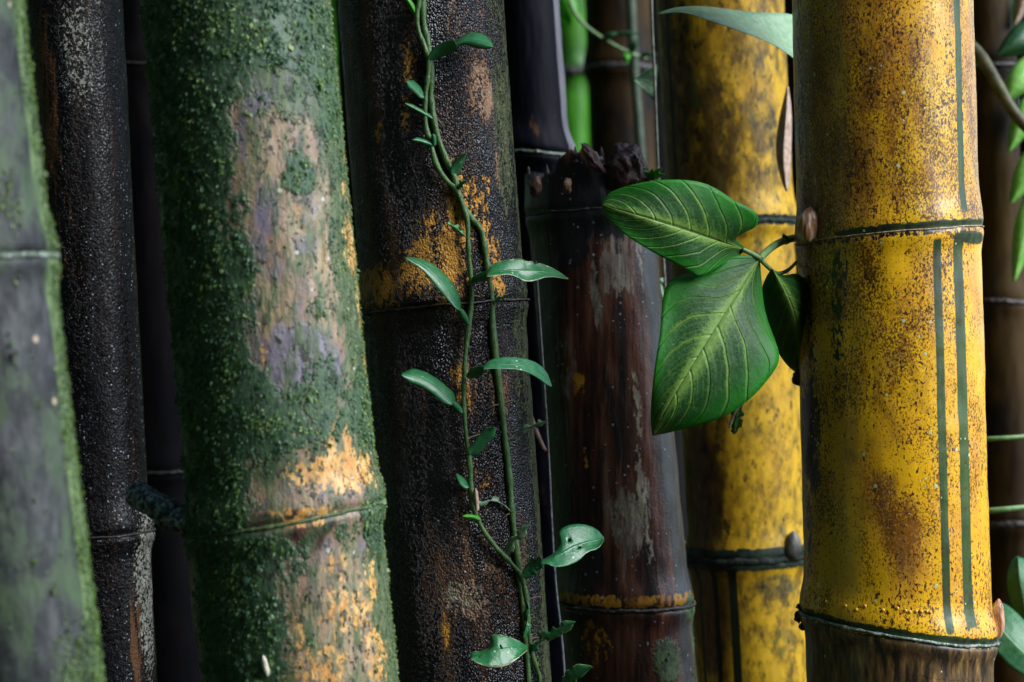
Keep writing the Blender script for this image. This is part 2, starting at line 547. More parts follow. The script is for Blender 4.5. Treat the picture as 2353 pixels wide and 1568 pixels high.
def flat_mat(name, stops, sc=60, st=1.0, rough=.55, bump=.0006, bs=200, spec=.4, tr=None, tf=0.0):
    t = NT(name)
    c = t.ramp(t.noise(sc, 5, .6, st), stops)
    return t.finish(c, rough, t.noise(bs, 4, .6, st), bump, 1.0, spec, 0.0, tr, tf)

def moss_mat(name, tf=.35, rough=.45):
    t = NT(name)
    c = t.attr('Col').outputs['Color']
    tc = t.mix(.5, c, (.28, .42, .03))
    return t.finish(c, rough, None, trans=tc, trans_f=tf, spec=.5)

M_moss = moss_mat('moss_leaf')
M_ring_dark = flat_mat('node_scar_dark', [(.3, (.012, .012, .011)), (.55, (.05, .045, .04)), (.7, (.22, .21, .2))], 350, .6, .4, .0006, 700)
M_ring_pale = flat_mat('node_scar_pale', [(.3, (.10, .06, .03)), (.5, (.35, .25, .16)), (.72, (.62, .52, .42))], 420, .6, .45, .0006, 700)
M_ring_black = flat_mat('node_scar_black', [(.3, (.006, .009, .007)), (.55, (.014, .022, .016)), (.75, (.04, .05, .04))], 150, .6, .7, .0012, 300, .2)
M_ring_moss = flat_mat('node_scar_mossy', [(.3, (.03, .05, .02)), (.55, (.09, .14, .05)), (.75, (.25, .3, .18))], 350, .6, .6, .0008, 500)
M_ring_cool = flat_mat('node_scar_lichen', [(.3, (.02, .03, .02)), (.5, (.14, .19, .14)), (.68, (.5, .56, .5))], 500, .6, .4, .0007, 700)

# ------------------------------------------------------------------ ground
def build_ground():
    n = 60
    g = np.concatenate([-np.geomspace(150, .1, n), [0], np.geomspace(.1, 150, n)])
    X, Y = np.meshgrid(g, g + 1.3)
    Z = .05 * (fbm(X * 1.5, Y * 1.5, 4, 4) - .5) * np.exp(-(X ** 2 + Y ** 2) / 900)
    V = np.stack([X, Y, Z], -1).reshape(-1, 3)
    m = len(g); idx = np.arange(m * m).reshape(m, m)
    F = np.stack([idx[:-1, :-1], idx[:-1, 1:], idx[1:, 1:], idx[1:, :-1]], -1).reshape(-1, 4)
    t = NT('forest_soil')
    c = t.ramp(t.noise(9, 6, .7), [(.3, (.012, .009, .006)), (.5, (.035, .024, .014)), (.7, (.06, .045, .022))])
    o = mesh('ground', V, F, t.finish(c, .9, t.noise(40, 6, .7), .02), None)
    o['kind'] = 'structure'
build_ground()

# ================================================================== the culms in the picture
def span(c, f0, f1, soft=.15, zlo=None, zhi=None):
    def fn(F, Z):
        v = sstep(f0 - soft, f0 + soft, F) * (1 - sstep(f1 - soft, f1 + soft, F))
        if zlo is not None: v = v * sstep(zlo - .01, zlo + .01, Z)
        if zhi is not None: v = v * (1 - sstep(zhi - .01, zhi + .01, Z))
        return v
    return fn
def both(c, lst, *fns):
    return lambda F, Z: np.maximum.reduce([c.blobs(lst, F, Z)] + [fn(F, Z) for fn in fns])

# ---- striped golden culm on the right
gold = Culm('bamboo_culm', 'golden yellow bamboo culm with dark green vertical stripes, at the right', (1820, 2237, 1853, 2284), 1.185,
            [(((1828, 562), (2256, 521)), dict(sw=.0016, ring=.0006, rz=.00045, mat=M_ring_pale)),
             (((1846, 1405), (2288, 1478)), dict(sw=.0030, ring=.0012, rz=.0010, mat=M_ring_cool))], seed=3)
zb = lambda c, px, py: c.hit(px, py)[1]
def ug(c, px, py): return c.hit(px, py)[0] / (2 * math.pi) + .5
zn1, zn2 = gold.nodes[0], gold.nodes[1]
st = [(ug(gold, 2165, 1000), .0080, zb(gold, 2185, 1462), zb(gold, 2150, 548)),
      (ug(gold, 2214, 1000), .0120, zb(gold, 2228, 1447), zb(gold, 2195, 540)),
      (ug(gold, 2206, 250), .0085, zb(gold, 2215, 492), 9),
      (ug(gold, 2118, 1540), .009, -1, zb(gold, 2118, 1500)),
      (ug(gold, 2196, 1540), .012, -1, zb(gold, 2196, 1490)),
      (ug(gold, 1925, 300), .0, 0, 1)]
def near_node(c, nd, lo, hi, f0=-9, f1=9):
    def fn(F, Z):
        w = Z - (nd['zc'] + nd['tilt'] * np.sin(F)) + .0016 * (fbm(F * 30, F * 0, 5, 3) - .5) * 2
        return sstep(lo - .0012, lo + .0012, w) * (1 - sstep(hi - .0012, hi + .0012, w)) * sstep(f0 - .1, f0 + .1, F) * (1 - sstep(f1 - .1, f1 + .1, F))
    return fn
gm = layered('golden_striped_bamboo', (20, .5, [(.28, (.56, .22, .012)), (.42, (.78, .38, .022)), (.52, (.90, .48, .008)), (.62, (.92, .53, .008)), (.76, (.80, .42, .09))]), [
    dict(col=(.36, .28, .02), mask='B1', ns=60, amp=1.0, st=.4, soft=.3, op=.3),
    dict(col=[(.4, (.07, .024, .005)), (.6, (.19, .075, .010))], mask='A0', ns=900, st=.75, amp=2.4, det=4, nr=.7, th=.57, soft=.20, big=(60, 1.0, .5), cns=60),
    dict(col=[(.4, (.36, .13, .012)), (.6, (.20, .085, .03))], mask='B2', ns=160, st=.35, amp=1.6, det=5, th=.5, soft=.28, op=.6),
    dict(kind='stripe', list=[q for q in st if q[1] > 0], col=[(.30, (.012, .030, .008)), (.5, (.028, .070, .014)), (.7, (.055, .110, .022))], cns=150, cst=.12),
    dict(col=(.055, .022, .008), m=.33, ns=600, st=.6, amp=2.2, det=3, nr=.6, th=.58, soft=.06, big=(24, .8, .6)),
    dict(col=[(.4, (.010, .016, .004)), (.6, (.03, .06, .012))], mask='A2', ns=350, amp=.7, soft=.1, rough=.5),
    dict(col=[(.4, (.006, .005, .004)), (.65, (.03, .018, .010))], mask='A1', ns=420, st=.5, amp=2.2, soft=.06, th=.56, h=.7, rough=.33),
    dict(col=[(.4, (.02, .014, .008)), (.6, (.16, .09, .03)), (.75, (.4, .25, .08))], mask='B0', ns=140, st=.25, amp=.9, soft=.15, cns=260, cst=.2, h=.5, rough=.4),
    dict(kind='dots', sc=330, keep=.94, size=.40, col=(.50, .58, .38), h=.3),
    dict(kind='dots', sc=240, keep=.965, size=.30, col=(.012, .010, .008)),
], rough=.34, bump=.00025, spec=.45, coat=.25, fine=[(900, .5, .5, 'n'), (90, .08, .8, 'n')])
gold.build(gm,
    [both(gold, [(1930, 300, 150, 460, .62), (2080, 330, 90, 300, .58), (1960, 660, 140, 130, .60), (1890, 1000, 50, 300, .5), (2070, 1230, 60, 120, .66), (2030, 1130, 40, 60, .6), (2000, 850, 110, 160, .50), (2110, 700, 60, 120, .52), (2150, 100, 100, 200, .45), (2120, 420, 100, 160, .55), (1950, 940, 40, 50, .6)], lambda F, Z: .38 + .10 * (Z > zn1['zc']) + .22 * (fbm(F * 5, Z * 30, 17, 4) - .5) * 2),
     both(gold, [(1930, 640, 26, 70, .62), (1925, 750, 22, 130, .6), (1862, 760, 12, 200, .6), (1866, 990, 24, 130, .85), (1872, 1090, 14, 60, .8), (1858, 1200, 8, 150, .6), (1838, 100, 8, 600, .55)], near_node(gold, zn2, -.020, -.001), lambda F, Z: .62 * near_node(gold, zn1, -.0035, -.0003, -1.2, .9)(F, Z)),
     both(gold, [(2220, 545, 45, 16, .9)], near_node(gold, zn1, .0, .0042, -.75), near_node(gold, zn2, .0, .0045))],
    [near_node(gold, zn2, -.9, -.0015),
     [(1900, 200, 60, 260, .8), (1930, 1250, 80, 130, .8), (2110, 330, 50, 330, .6), (1900, 480, 60, 60, .7)],
     [(2080, 1250, 60, 110, .7), (2030, 1150, 60, 80, .6), (1980, 1040, 60, 100, .45), (2060, 850, 120, 200, .42), (1910, 640, 70, 120, .55), (2000, 250, 170, 330, .55), (2190, 150, 60, 300, .45)]])

# ---- black mould-crusted culm with the vines
dark = Culm('bamboo_culm', 'black crusted bamboo culm with orange patches, carrying the climbing vines', (776, 1157, 896, 1268), 1.195,
            [(((840, 722), (1190, 688)), dict(sw=.0022, ring=.0011, rz=.0007, mat=M_ring_dark))], seed=8)
dm = layered('sooty_bamboo', (55, .12, [(.32, (.005, .003, .003)), (.47, (.022, .010, .007)), (.58, (.085, .036, .016)), (.70, (.14, .075, .038)), (.85, (.04, .028, .022))]), [
    dict(col=[(.35, (.33, .20, .12)), (.65, (.14, .07, .03))], mask='A1', ns=260, st=.13, amp=1.5, soft=.12, rough=.6),
    dict(col=[(.3, (.48, .18, .02)), (.5, (.60, .28, .03)), (.7, (.40, .20, .04))], mask='A0', ns=300, st=.5, amp=2.5, det=5, soft=.08, rough=.5),
    dict(col=[(.35, (.018, .026, .006)), (.55, (.060, .075, .022)), (.7, (.13, .13, .06))], mask='A2', ns=260, st=.3, amp=.9, soft=.2, rough=.65, cns=420),
    dict(col=[(.35, (.22, .19, .12)), (.65, (.38, .34, .24))], mask='B0', ns=500, amp=1.5, soft=.15, rough=.7),
    dict(col=[(.3, (.003, .0033, .0045)), (.6, (.007, .007, .009)), (.75, (.02, .02, .023))], mask='B1', ns=600, st=.75, amp=2.6, det=3, nr=.6, th=.50, soft=.14, h=1.0, rough=.14, cns=700),
    dict(kind='dots', sc=800, keep=.97, size=.5, col=(.20, .22, .26)),  # bluish glints painted as sparse dots
], rough=.42, bump=.0015, spec=.42, fine=[(900, .8, .5, 'v')], strength=1.0)
orange = [(1010, 600, 64, 100, .76), (1060, 500, 40, 110, .62), (960, 620, 50, 60, .64), (890, 660, 66, 56, .66), (1110, 520, 20, 120, .5), (930, 260, 16, 60, .5), (1060, 880, 30, 60, .45), (1020, 690, 40, 25, .55), (1140, 590, 14, 60, .7), (1090, 450, 12, 50, .6), (940, 150, 22, 60, .55), (1145, 660, 20, 40, .7), (1085, 1300, 10, 80, .0),
          (1025, 1450, 10, 50, .7), (870, 300, 12, 50, .5), (1000, 530, 30, 60, .55), (1120, 420, 12, 30, .6), (1110, 1100, 30, 30, .35), (1170, 420, 8, 40, .4)]
dark.build(dm,
    [orange,
     both(dark, [(1105, 210, 30, 80, .75), (1040, 40, 80, 60, .45), (1150, 400, 20, 60, .6), (1060, 860, 40, 50, .45), (1120, 900, 60, 60, .5), (1100, 1250, 60, 100, .45), (1080, 1380, 60, 60, .55), (1180, 500, 15, 100, .5), (1160, 950, 20, 120, .55), (820, 200, 40, 200, .35), (930, 1000, 60, 80, .35)], ),
     both(dark, [], span(dark, .92, 2.6, .18))],
    [[(1060, 1370, 60, 40, .5), (1170, 380, 15, 60, .3), (960, 60, 20, 60, .3), (1075, 870, 30, 20, .35)],
     lambda F, Z: np.clip(.62 + .70 * (fbm(F * 4.5, Z * 17, 3, 4) - .5) * 2 - .12 * sstep(-.3, -1.0, F) - .42 * dark.blobs(orange, F, Z) - .30 * sstep(.9, 1.4, F) - .28 * dark.blobs([(1105, 210, 40, 90), (1100, 1370, 80, 90, 1), (820, 150, 50, 300, .8), (1100, 900, 80, 60, .6), (980, 940, 60, 80, .7)], F, Z), 0, 1)])

# ---- big mossy culm
mossy = Culm('bamboo_culm', 'broad bamboo culm overgrown with green moss, peach and lilac bark showing through', (322, 757, 472, 914), 1.035,
             [(((432, 1232), (886, 1148)), dict(sw=.0030, ring=.0009, rz=.0009, mat=M_ring_moss))], seed=15)
bark_orange = [(765, 1085, 95, 50, .74), (762, 1010, 16, 55, .66), (800, 1030, 12, 50, .66), (720, 1178, 60, 14, .62), (455, 1120, 14, 60, .7), (690, 1200, 60, 16, .55), (795, 410, 14, 70, .62), (800, 560, 16, 80, .62), (828, 700, 10, 60, .62), (690, 1470, 20, 60, .45), (850, 1330, 16, 60, .5), (800, 1400, 70, 70, .47), (860, 1500, 30, 90, .5), (740, 1530, 70, 60, .48), (780, 1300, 40, 40, .42), (835, 860, 8, 45, .8), (690, 1090, 30, 30, .6), (600, 780, 14, 60, .45), (660, 1175, 60, 12, .55)]
mm = layered('mossy_bamboo', (70, .35, [(.25, (.07, .06, .085)), (.40, (.18, .15, .20)), (.50, (.29, .18, .12)), (.62, (.38, .28, .17)), (.76, (.44, .18, .04))]), [
    dict(col=[(.3, (.20, .14, .11)), (.45, (.40, .27, .17)), (.56, (.36, .29, .17)), (.68, (.46, .22, .05))], mask='B0', ns=110, st=.35, amp=1.6, soft=.2, cns=90, cst=.3),
    dict(col=[(.35, (.13, .10, .14)), (.65, (.26, .23, .29))], mask='B1', ns=110, st=.5, amp=1.6, soft=.2),
    dict(col=[(.4, (.035, .018, .02)), (.6, (.14, .05, .04))], mask='B2', ns=120, st=.4, amp=.9, soft=.15, rough=.35),
    dict(col=[(.3, (.035, .065, .030)), (.5, (.075, .115, .050)), (.7, (.15, .19, .085))], mask='A2', ns=170, st=.35, amp=1.5, det=5, nr=.7, soft=.20, rough=.6, cns=300, h=.3),
    dict(col=[(.35, (.55, .24, .05)), (.55, (.75, .43, .13)), (.75, (.80, .55, .28))], mask='A1', ns=300, st=.6, amp=2.3, soft=.10, det=5, cns=150),
    dict(col=[(.3, (.022, .055, .030)), (.5, (.045, .10, .048)), (.7, (.085, .155, .060))], mask='A0', ns=210, st=.7, amp=1.0, soft=.10, rough=.6, cns=420, h=.8),
    dict(col=(.030, .032, .018), m=.34, ns=330, st=.7, amp=2.2, det=4, th=.62, soft=.10, h=.4, big=(60, .8, .6)),
    dict(kind='dots', sc=260, keep=.95, size=.4, col=(.5, .5, .45)),
], rough=.36, bump=.0010, spec=.5, coat=.15, fine=[(420, .6, .5, 'n')])
moss_b = [(620, 470, 22, 60, .6), (770, 560, 24, 110, .55), (600, 720, 40, 60, .55), (720, 690, 30, 50, .5), (640, 250, 90, 40, .6), (790, 420, 30, 90, .55), (740, 300, 40, 30, .5), (700, 1420, 30, 90, .5), (400, 200, 140, 500), (430, 700, 135, 480), (470, 1150, 130, 300), (520, 1450, 160, 250), (600, 60, 260, 130), (640, 190, 120, 70, .62), (740, 160, 60, 170, .7), (680, 395, 45, 60, .9), (560, 600, 45, 90, .8),
          (630, 990, 170, 100, .72), (740, 900, 100, 120, .55), (635, 660, 14, 90, .9), (850, 980, 40, 180, .8), (860, 1180, 45, 130, .75), (640, 1290, 100, 80, .7), (825, 1490, 18, 55, .85), (580, 1280, 70, 80, .8), (700, 1340, 40, 60, .6), (790, 1250, 50, 60, .6), (730, 260, 60, 60, .55), (560, 480, 40, 60, .6), (590, 880, 60, 60, .6)]
moss_not = [(690, 1080, 50, 46), (770, 1085, 95, 60), (680, 1200, 70, 38), (620, 560, 40, 200, .6), (690, 560, 60, 110, .8), (630, 180, 40, 40, .5), (690, 250, 40, 30, .5), (620, 340, 40, 60, .8), (600, 400, 35, 100, .8), (650, 820, 50, 60, .6), (800, 1400, 90, 140, .8)]
def moss_f(F, Z):
    return np.clip(mossy.blobs(moss_b, F, Z) - .8 * mossy.blobs(moss_not, F, Z) + .9 * (fbm(F * 4.5, Z * 55, 71, 5) - .5) * sstep(0, .5, mossy.blobs(moss_b, F, Z) + .15), 0, 1)
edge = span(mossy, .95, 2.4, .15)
mossy.build(mm,
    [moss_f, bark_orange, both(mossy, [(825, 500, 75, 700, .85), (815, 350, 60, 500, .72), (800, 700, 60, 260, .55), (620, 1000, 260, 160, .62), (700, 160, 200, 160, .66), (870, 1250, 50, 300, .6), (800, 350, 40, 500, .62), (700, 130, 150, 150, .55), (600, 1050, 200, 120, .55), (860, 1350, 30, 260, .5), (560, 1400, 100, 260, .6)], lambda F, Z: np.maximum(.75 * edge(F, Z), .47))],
    [[(610, 350, 60, 100, .7), (720, 620, 90, 180, .75), (620, 720, 40, 120, .6), (790, 1420, 90, 170, .85), (690, 280, 60, 30, .5), (750, 760, 60, 60, .6)],
     [(650, 170, 100, 110, .7), (700, 480, 50, 60, .5), (690, 830, 100, 100, .75), (660, 920, 120, 80, .5), (700, 560, 40, 50, .5)],
     [(670, 1205, 110, 34, 1.0), (700, 1240, 50, 50, .7), (500, 320, 25, 20, .7), (560, 830, 12, 30, .6), (700, 1290, 40, 50, .5), (840, 810, 8, 60, .5), (760, 980, 30, 30, .5)]])
pal_c = [(.022, .066, .038), (.036, .100, .055), (.056, .140, .070), (.085, .19, .080), (.15, .27, .085), (.30, .42, .11)]
def moss_w(F, Z):
    n = fbm(F * 16, Z * 260, 21, 3)
    return np.clip((moss_f(F, Z) * 1.0 + (n - .5) * 2.2 - .50) * 1.6, 0, 1)
moss_patch(mossy, 'moss', 22000, moss_w, .0016, pal_c, M_moss, (-1.9, 1.5), 31)
pal_e = [(.06, .10, .035), (.12, .18, .06), (.20, .27, .09), (.28, .36, .12)]  # edge moss greens, lightened to hold the rim light
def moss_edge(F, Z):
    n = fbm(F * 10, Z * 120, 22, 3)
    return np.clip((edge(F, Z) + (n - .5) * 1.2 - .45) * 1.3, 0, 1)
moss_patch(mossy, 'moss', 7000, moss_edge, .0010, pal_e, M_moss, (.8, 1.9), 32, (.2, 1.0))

# ---- foreground culm cut by the left edge
left = Culm('bamboo_culm', 'blurred grey-green bamboo culm in the near left corner with a mossy edge painted bright as rim light', (-330, 52, -190, 236), .86,
            [(((-200, 606), (132, 590)), dict(sw=.0022, ring=.0010, rz=.0012, mat=M_ring_cool))], seed=22)
lm = layered('algae_grey_bamboo', (60, .6, [(.34, (.005, .007, .009)), (.46, (.016, .020, .020)), (.55, (.050, .058, .048)), (.66, (.12, .13, .10))]), [
    dict(col=[(.3, (.020, .040, .020)), (.6, (.060, .100, .045))], m=.46, ns=60, st=.6, amp=2.2, soft=.18, cns=90, det=5),
    dict(col=[(.4, (.016, .019, .021)), (.6, (.066, .070, .072))], mask='A0', ns=70, st=.4, amp=1.2, soft=.15),
    dict(col=[(.4, (.07, .12, .045)), (.6, (.15, .22, .09))], mask='A1', ns=90, st=.5, amp=.8, soft=.2),  # mossy edge colour, brightened to carry the rim light
    dict(kind='dots', sc=170, keep=.95, size=.4, col=(.42, .32, .22)),
], rough=.6, bump=.0012, fine=[(240, .4, .7, 'n')])
left.build(lm, [both(left, [(40, 750, 90, 160, .75), (60, 1100, 110, 200, .55), (130, 1450, 80, 100, .6), (20, 300, 40, 60, .4)]), span(left, 1.30, 2.4, .12), []])
def lmoss(F, Z):
    n = fbm(F * 9, Z * 80, 23, 3)
    return np.clip(.14 + .6 * span(left, 1.30, 2.2, .12)(F, Z) + left.blobs([(15, 450, 25, 70, .8), (200, 1500, 60, 90, 1.0), (120, 560, 20, 60, .6)], F, Z) + (n - .5) * 1.4 - .35, 0, 1)
moss_patch(left, 'moss', 9000, lmoss, .0015, [(.025, .045, .022), (.055, .095, .035), (.11, .19, .05), (.22, .36, .08)], M_moss, (-.6, 2.0), 33)

# ---- black speckled culm second from the left
speck = Culm('bamboo_culm', 'wet black bamboo culm with pale glints painted as specks between the grey-green and the mossy culms', (48, 282, 150, 362), 1.215,
             [(((200, 1238), (352, 1216)), dict(sw=.0035, ring=.0008, rz=.0006, mat=M_ring_dark))], seed=27)
sm_ = layered('black_wet_bamboo', (130, .08, [(.38, (.002, .002, .002)), (.55, (.008, .005, .004)), (.68, (.040, .020, .011))]), [
    dict(col=[(.3, (.002, .002, .003)), (.7, (.009, .008, .010))], mask='A0', ns=420, amp=1.5, soft=.1, h=.6, rough=.38, det=3),
    dict(col=[(.4, (.20, .21, .17)), (.6, (.40, .40, .34))], mask='A1', ns=620, st=.8, amp=1.9, th=.62, soft=.05, rough=.6, h=.5),
    dict(kind='dots', sc=800, keep=.80, size=.5, col=(.30, .33, .39), rough=.4, mask='B0'),  # wet glints painted into the colour as pale dots
    dict(col=(.13, .06, .025), mask='A2', ns=260, st=.1, amp=1.2, soft=.1),
], rough=.28, bump=.0005, spec=.28, fine=[(620, .9, .5, 'v')])
speck.build(sm_, [lambda F, Z: .50 + .5 * (fbm(F * 4, Z * 12, 55, 3) - .5), [(180, 120, 50, 160, .55), (330, 1350, 30, 260, .68), (330, 900, 14, 260, .4), (200, 330, 50, 150, .25)], [(110, 230, 30, 200, .6), (310, 1450, 20, 160, .55), (100, 60, 20, 60, .5), (150, 500, 30, 200, .4)]], [lambda F, Z: fbm(F * 5, Z * 30, 91, 4) * 1.25 - .22, [], []])

# ---- broken-off reddish stump
def jag_top(f):
    z = Zat(402, 1.30) + .0055 * (fbm(f * 5 + 3, f * 0, 51, 4) - .5) * 2
    z = z + .0125 * np.exp(-((f + .12) / .36) ** 4) - .006 * np.exp(-((f + .85) / .3) ** 2)
    z = z + .0025 * (vnoise(f * 22, f * 0, 77) - .5) * 2
    return z
stump = Culm('bamboo_stump', 'broken reddish-brown bamboo stump with a jagged black top behind the arrow-shaped leaf', (1172, 1455, 1302, 1604), 1.30,
             [(((1235, 492), (1490, 478)), dict(sw=.0018, ring=.0007, rz=.0006, mat=M_ring_dark)),
              (((1300, 1392), (1598, 1386)), dict(sw=.0024, ring=.0012, rz=.0012, mat=M_ring_dark))], seed=35, jag=jag_top)
kn1 = stump.nodes[1]
tm = layered('red_brown_bamboo', (110, .08, [(.32, (.005, .004, .006)), (.44, (.026, .010, .010)), (.52, (.095, .028, .018)), (.61, (.17, .066, .036)), (.71, (.26, .18, .15))]), [
    dict(col=[(.4, (.17, .13, .11)), (.6, (.32, .27, .22))], mask='A1', ns=230, st=.3, amp=2.0, det=5, soft=.10, rough=.55, cns=300),
    dict(col=[(.35, (.008, .008, .011)), (.65, (.022, .020, .024))], mask='A0', ns=170, st=.2, amp=1.6, det=4, soft=.15, rough=.3, h=.3),
    dict(col=[(.3, (.02, .02, .018)), (.6, (.055, .055, .058))], mask='A2', ns=80, st=.2, amp=.6, soft=.15, rough=.38),
    dict(col=[(.35, (.40, .15, .012)), (.6, (.58, .28, .02))], mask='B0', ns=260, st=.7, amp=2.2, det=5, soft=.1, rough=.5),
    dict(col=[(.4, (.03, .06, .025)), (.6, (.08, .14, .05))], mask='B1', ns=240, amp=1.0, soft=.15, rough=.6, h=.5),
    dict(col=[(.4, (.28, .24, .18)), (.6, (.42, .38, .28))], mask='B2', ns=330, st=.4, amp=1.6, soft=.1, rough=.6),
    dict(kind='dots', sc=420, keep=.9, size=.4, col=(.30, .32, .40), h=.8, rough=.2),
], rough=.36, bump=.0006, spec=.55, fine=[(200, .12, .8, 'n'), (700, .8, .4, 'n')])
stump.build(tm,
    [both(stump, [(1340, 450, 220, 95, 1.0), (1260, 750, 40, 200, .6), (1400, 1000, 30, 200, .5), (1350, 1300, 80, 60, .6), (1300, 1100, 40, 200, .5), (1420, 420, 60, 60, 1.0), (1310, 560, 50, 70, .7)], span(stump, -2.2, -.8, .2)),
     [(1420, 620, 50, 60, .62), (1430, 560, 60, 30, .55), (1370, 680, 14, 90, .7), (1440, 1200, 50, 80, .7), (1390, 620, 20, 60, .5), (1300, 850, 40, 100, .38), (1480, 1150, 20, 90, .5)],
     both(stump, [(1520, 1100, 12, 300, .3)], span(stump, .82, 1.6, .12))],
    [lambda F, Z: .66 * near_node(stump, kn1, .0015, .0095)(F, Z) * (.7 + .6 * (fbm(F * 6, Z * 0, 3, 2) - .2)) + stump.blobs([(1370, 1470, 40, 60, .45), (1330, 880, 16, 30, .7), (1345, 1060, 8, 40, .5)], F, Z),
     [(1590, 1390, 30, 30, .9), (1530, 1520, 40, 60, .7), (1600, 1460, 12, 50, .8), (1590, 1240, 8, 40, .6)],
     [(1475, 1130, 14, 120, .55), (1490, 1250, 12, 80, .5), (1465, 930, 14, 90, .5), (1470, 620, 10, 70, .5), (1440, 1180, 40, 60, .45)]])
def smoss(F, Z):
    return (Z < Zat(700, 1.3)) * np.clip(-.25 + stump.blobs([(1590, 1388, 26, 20, .8), (1530, 1520, 30, 45, .6), (1604, 1460, 10, 30, .9), (1600, 1540, 10, 30, .9), (1592, 1240, 8, 40, .6)], F, Z) + (fbm(F * 20, Z * 200, 3, 2) - .5), 0, 1)
moss_patch(stump, 'moss', 900, smoss, .0016, [(.02, .05, .02), (.05, .12, .04), (.10, .25, .06)], M_moss, (.0, 1.7), 36)

# ---- blurred golden culm behind
back = Culm('bamboo_culm', 'out-of-focus yellow bamboo culm with dark blotches behind the arrow-shaped leaf', (1508, 1802, 1602, 1868), 1.44,
            [(((1540, 520), (1815, 508)), dict(sw=.003, ring=.0012, rz=.0020, mat=M_ring_black)),
             (((1598, 1288), (1850, 1276)), dict(sw=.003, ring=.0014, rz=.0026, mat=M_ring_black))], seed=41, dz=.0024)
bk = back.nodes
bm_ = layered('blotched_yellow_bamboo', (26, .5, [(.3, (.36, .19, .012)), (.5, (.56, .33, .012)), (.7, (.46, .29, .014))]), [
    dict(col=[(.35, (.05, .036, .006)), (.65, (.17, .105, .012))], mask='A0', ns=95, st=.6, amp=1.9, det=5, nr=.72, soft=.30),
    dict(col=(.03, .026, .008), mask='A0', ns=150, st=.6, amp=2.4, det=4, nr=.7, th=.68, soft=.2),
    dict(col=[(.35, (.035, .018, .004)), (.65, (.13, .070, .010))], mask='A2', ns=90, st=.5, amp=1.4, soft=.2, op=.85),
    dict(col=(.06, .08, .02), m=.30, ns=42, st=.7, amp=1.2, soft=.1),
    dict(col=[(.4, (.006, .012, .008)), (.6, (.02, .04, .022))], mask='A1', ns=150, amp=.6, soft=.2, rough=.6, h=.5),
    dict(kind='stripe', list=[(ug(back, 1545, 250), .006, zb(back, 1545, 500), 9), (ug(back, 1650, 1450), .008, -1, zb(back, 1650, 1300)), (ug(back, 1690, 1450), .012, -1, zb(back, 1690, 1300)), (ug(back, 1615, 1450), .006, -1, zb(back, 1615, 1300))], col=(.010, .016, .006)),
], rough=.5, bump=.0005, spec=.25, fine=[(300, .3, .6, 'n')])
back.build(bm_,
    [both(back, [(1730, 320, 80, 160, .50), (1720, 120, 60, 120, .46), (1780, 1360, 60, 60, .52), (1560, 200, 70, 400, .58), (1640, 330, 70, 200, .62), (1620, 1150, 70, 200, .72), (1660, 1480, 60, 140, .45), (1700, 150, 60, 160, .42), (1640, 900, 60, 200, .55), (1760, 1100, 70, 200, .25)], lambda F, Z: np.full_like(F, .40)),
     both(back, [(1780, 1350, 60, 40, .55)], near_node(back, bk[1], -.006, .009), near_node(back, bk[0], -.003, .004)),
     both(back, [(1670, 260, 110, 330, .52), (1760, 60, 60, 120, .45), (1620, 1400, 80, 140, .9), (1570, 700, 60, 300, .7), (1570, 300, 60, 400, .6), (1610, 1150, 70, 240, .75), (1640, 400, 90, 120, .55)])])

# ---- smooth blue-black culm behind the stump
bluish = Culm('bamboo_culm', 'smooth blue-black bamboo culm with a pale rim light painted on its edge behind the broken stump', (1140, 1284, 1205, 1400), 1.43,
              [(((1170, 347), (1305, 362)), dict(sw=.0045, ring=.0014, rz=.0012, mat=M_ring_cool))], seed=46, dz=.0024)
blm = layered('blue_black_bamboo', (30, .15, [(.3, (.003, .0035, .008)), (.55, (.006, .007, .014)), (.75, (.014, .014, .024))]), [
    dict(col=[(.4, (.16, .16, .19)), (.6, (.24, .24, .28))], mask='A0', ns=60, st=.2, amp=.7, soft=.2),  # pale rim light painted along the right edge
    dict(col=(.10, .05, .03), m=.22, ns=70, st=.5, amp=1.3, soft=.1),
], rough=.6, bump=.0001, spec=.12, fine=[(240, .5, .7, 'n')])
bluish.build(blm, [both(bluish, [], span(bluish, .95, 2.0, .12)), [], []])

# ---- dim culms behind, and charcoal ones added to shade the gaps
def dark_mat(name, a, b, c, r=.45):
    return layered(name, (30, .2, [(.3, a), (.5, b), (.72, c)]), [dict(col=(.008, .007, .007), m=.42, ns=22, st=.6, amp=1.1, soft=.15)], rough=r, bump=.0005, spec=.12, fine=[(200, .3, .7, 'n')])
def back_culm(label, edges, d, mat, nodes, seed, name='bamboo_culm', group='bamboo culms of the clump'):
    c = Culm(name, label, edges, d, nodes, seed, dz=.006, nu=64, group=group)
    return c.build(mat, ring_mat=M_ring_dark)
MP = dark_mat('purple_black_bamboo', (.001, .001, .002), (.003, .003, .005), (.010, .006, .008), .8)
MB = dark_mat('olive_brown_bamboo', (.012, .007, .003), (.038, .021, .006), (.075, .043, .011), .6)
MK = dark_mat('gap_shade_bamboo', (.0015, .0015, .002), (.003, .003, .0035), (.007, .006, .006), .7)  # near-black colour puts the shade of the gaps into the culms
shade = back_culm('dim purple-black bamboo culm seen through the gap left of the mossy culm', (255, 378, 322, 470), 1.55, MP, [(((262, 152), (376, 150)), dict(sw=.002)), (((300, 1085), (440, 1080)), dict(sw=.003))], 61)
olive = back_culm('dim olive-brown bamboo culm behind the tendril at the top', (1345, 1492, 1400, 1560), 1.95, MB, [(((1350, 160), (1490, 156)), dict(sw=.004, rz=.003))], 62)
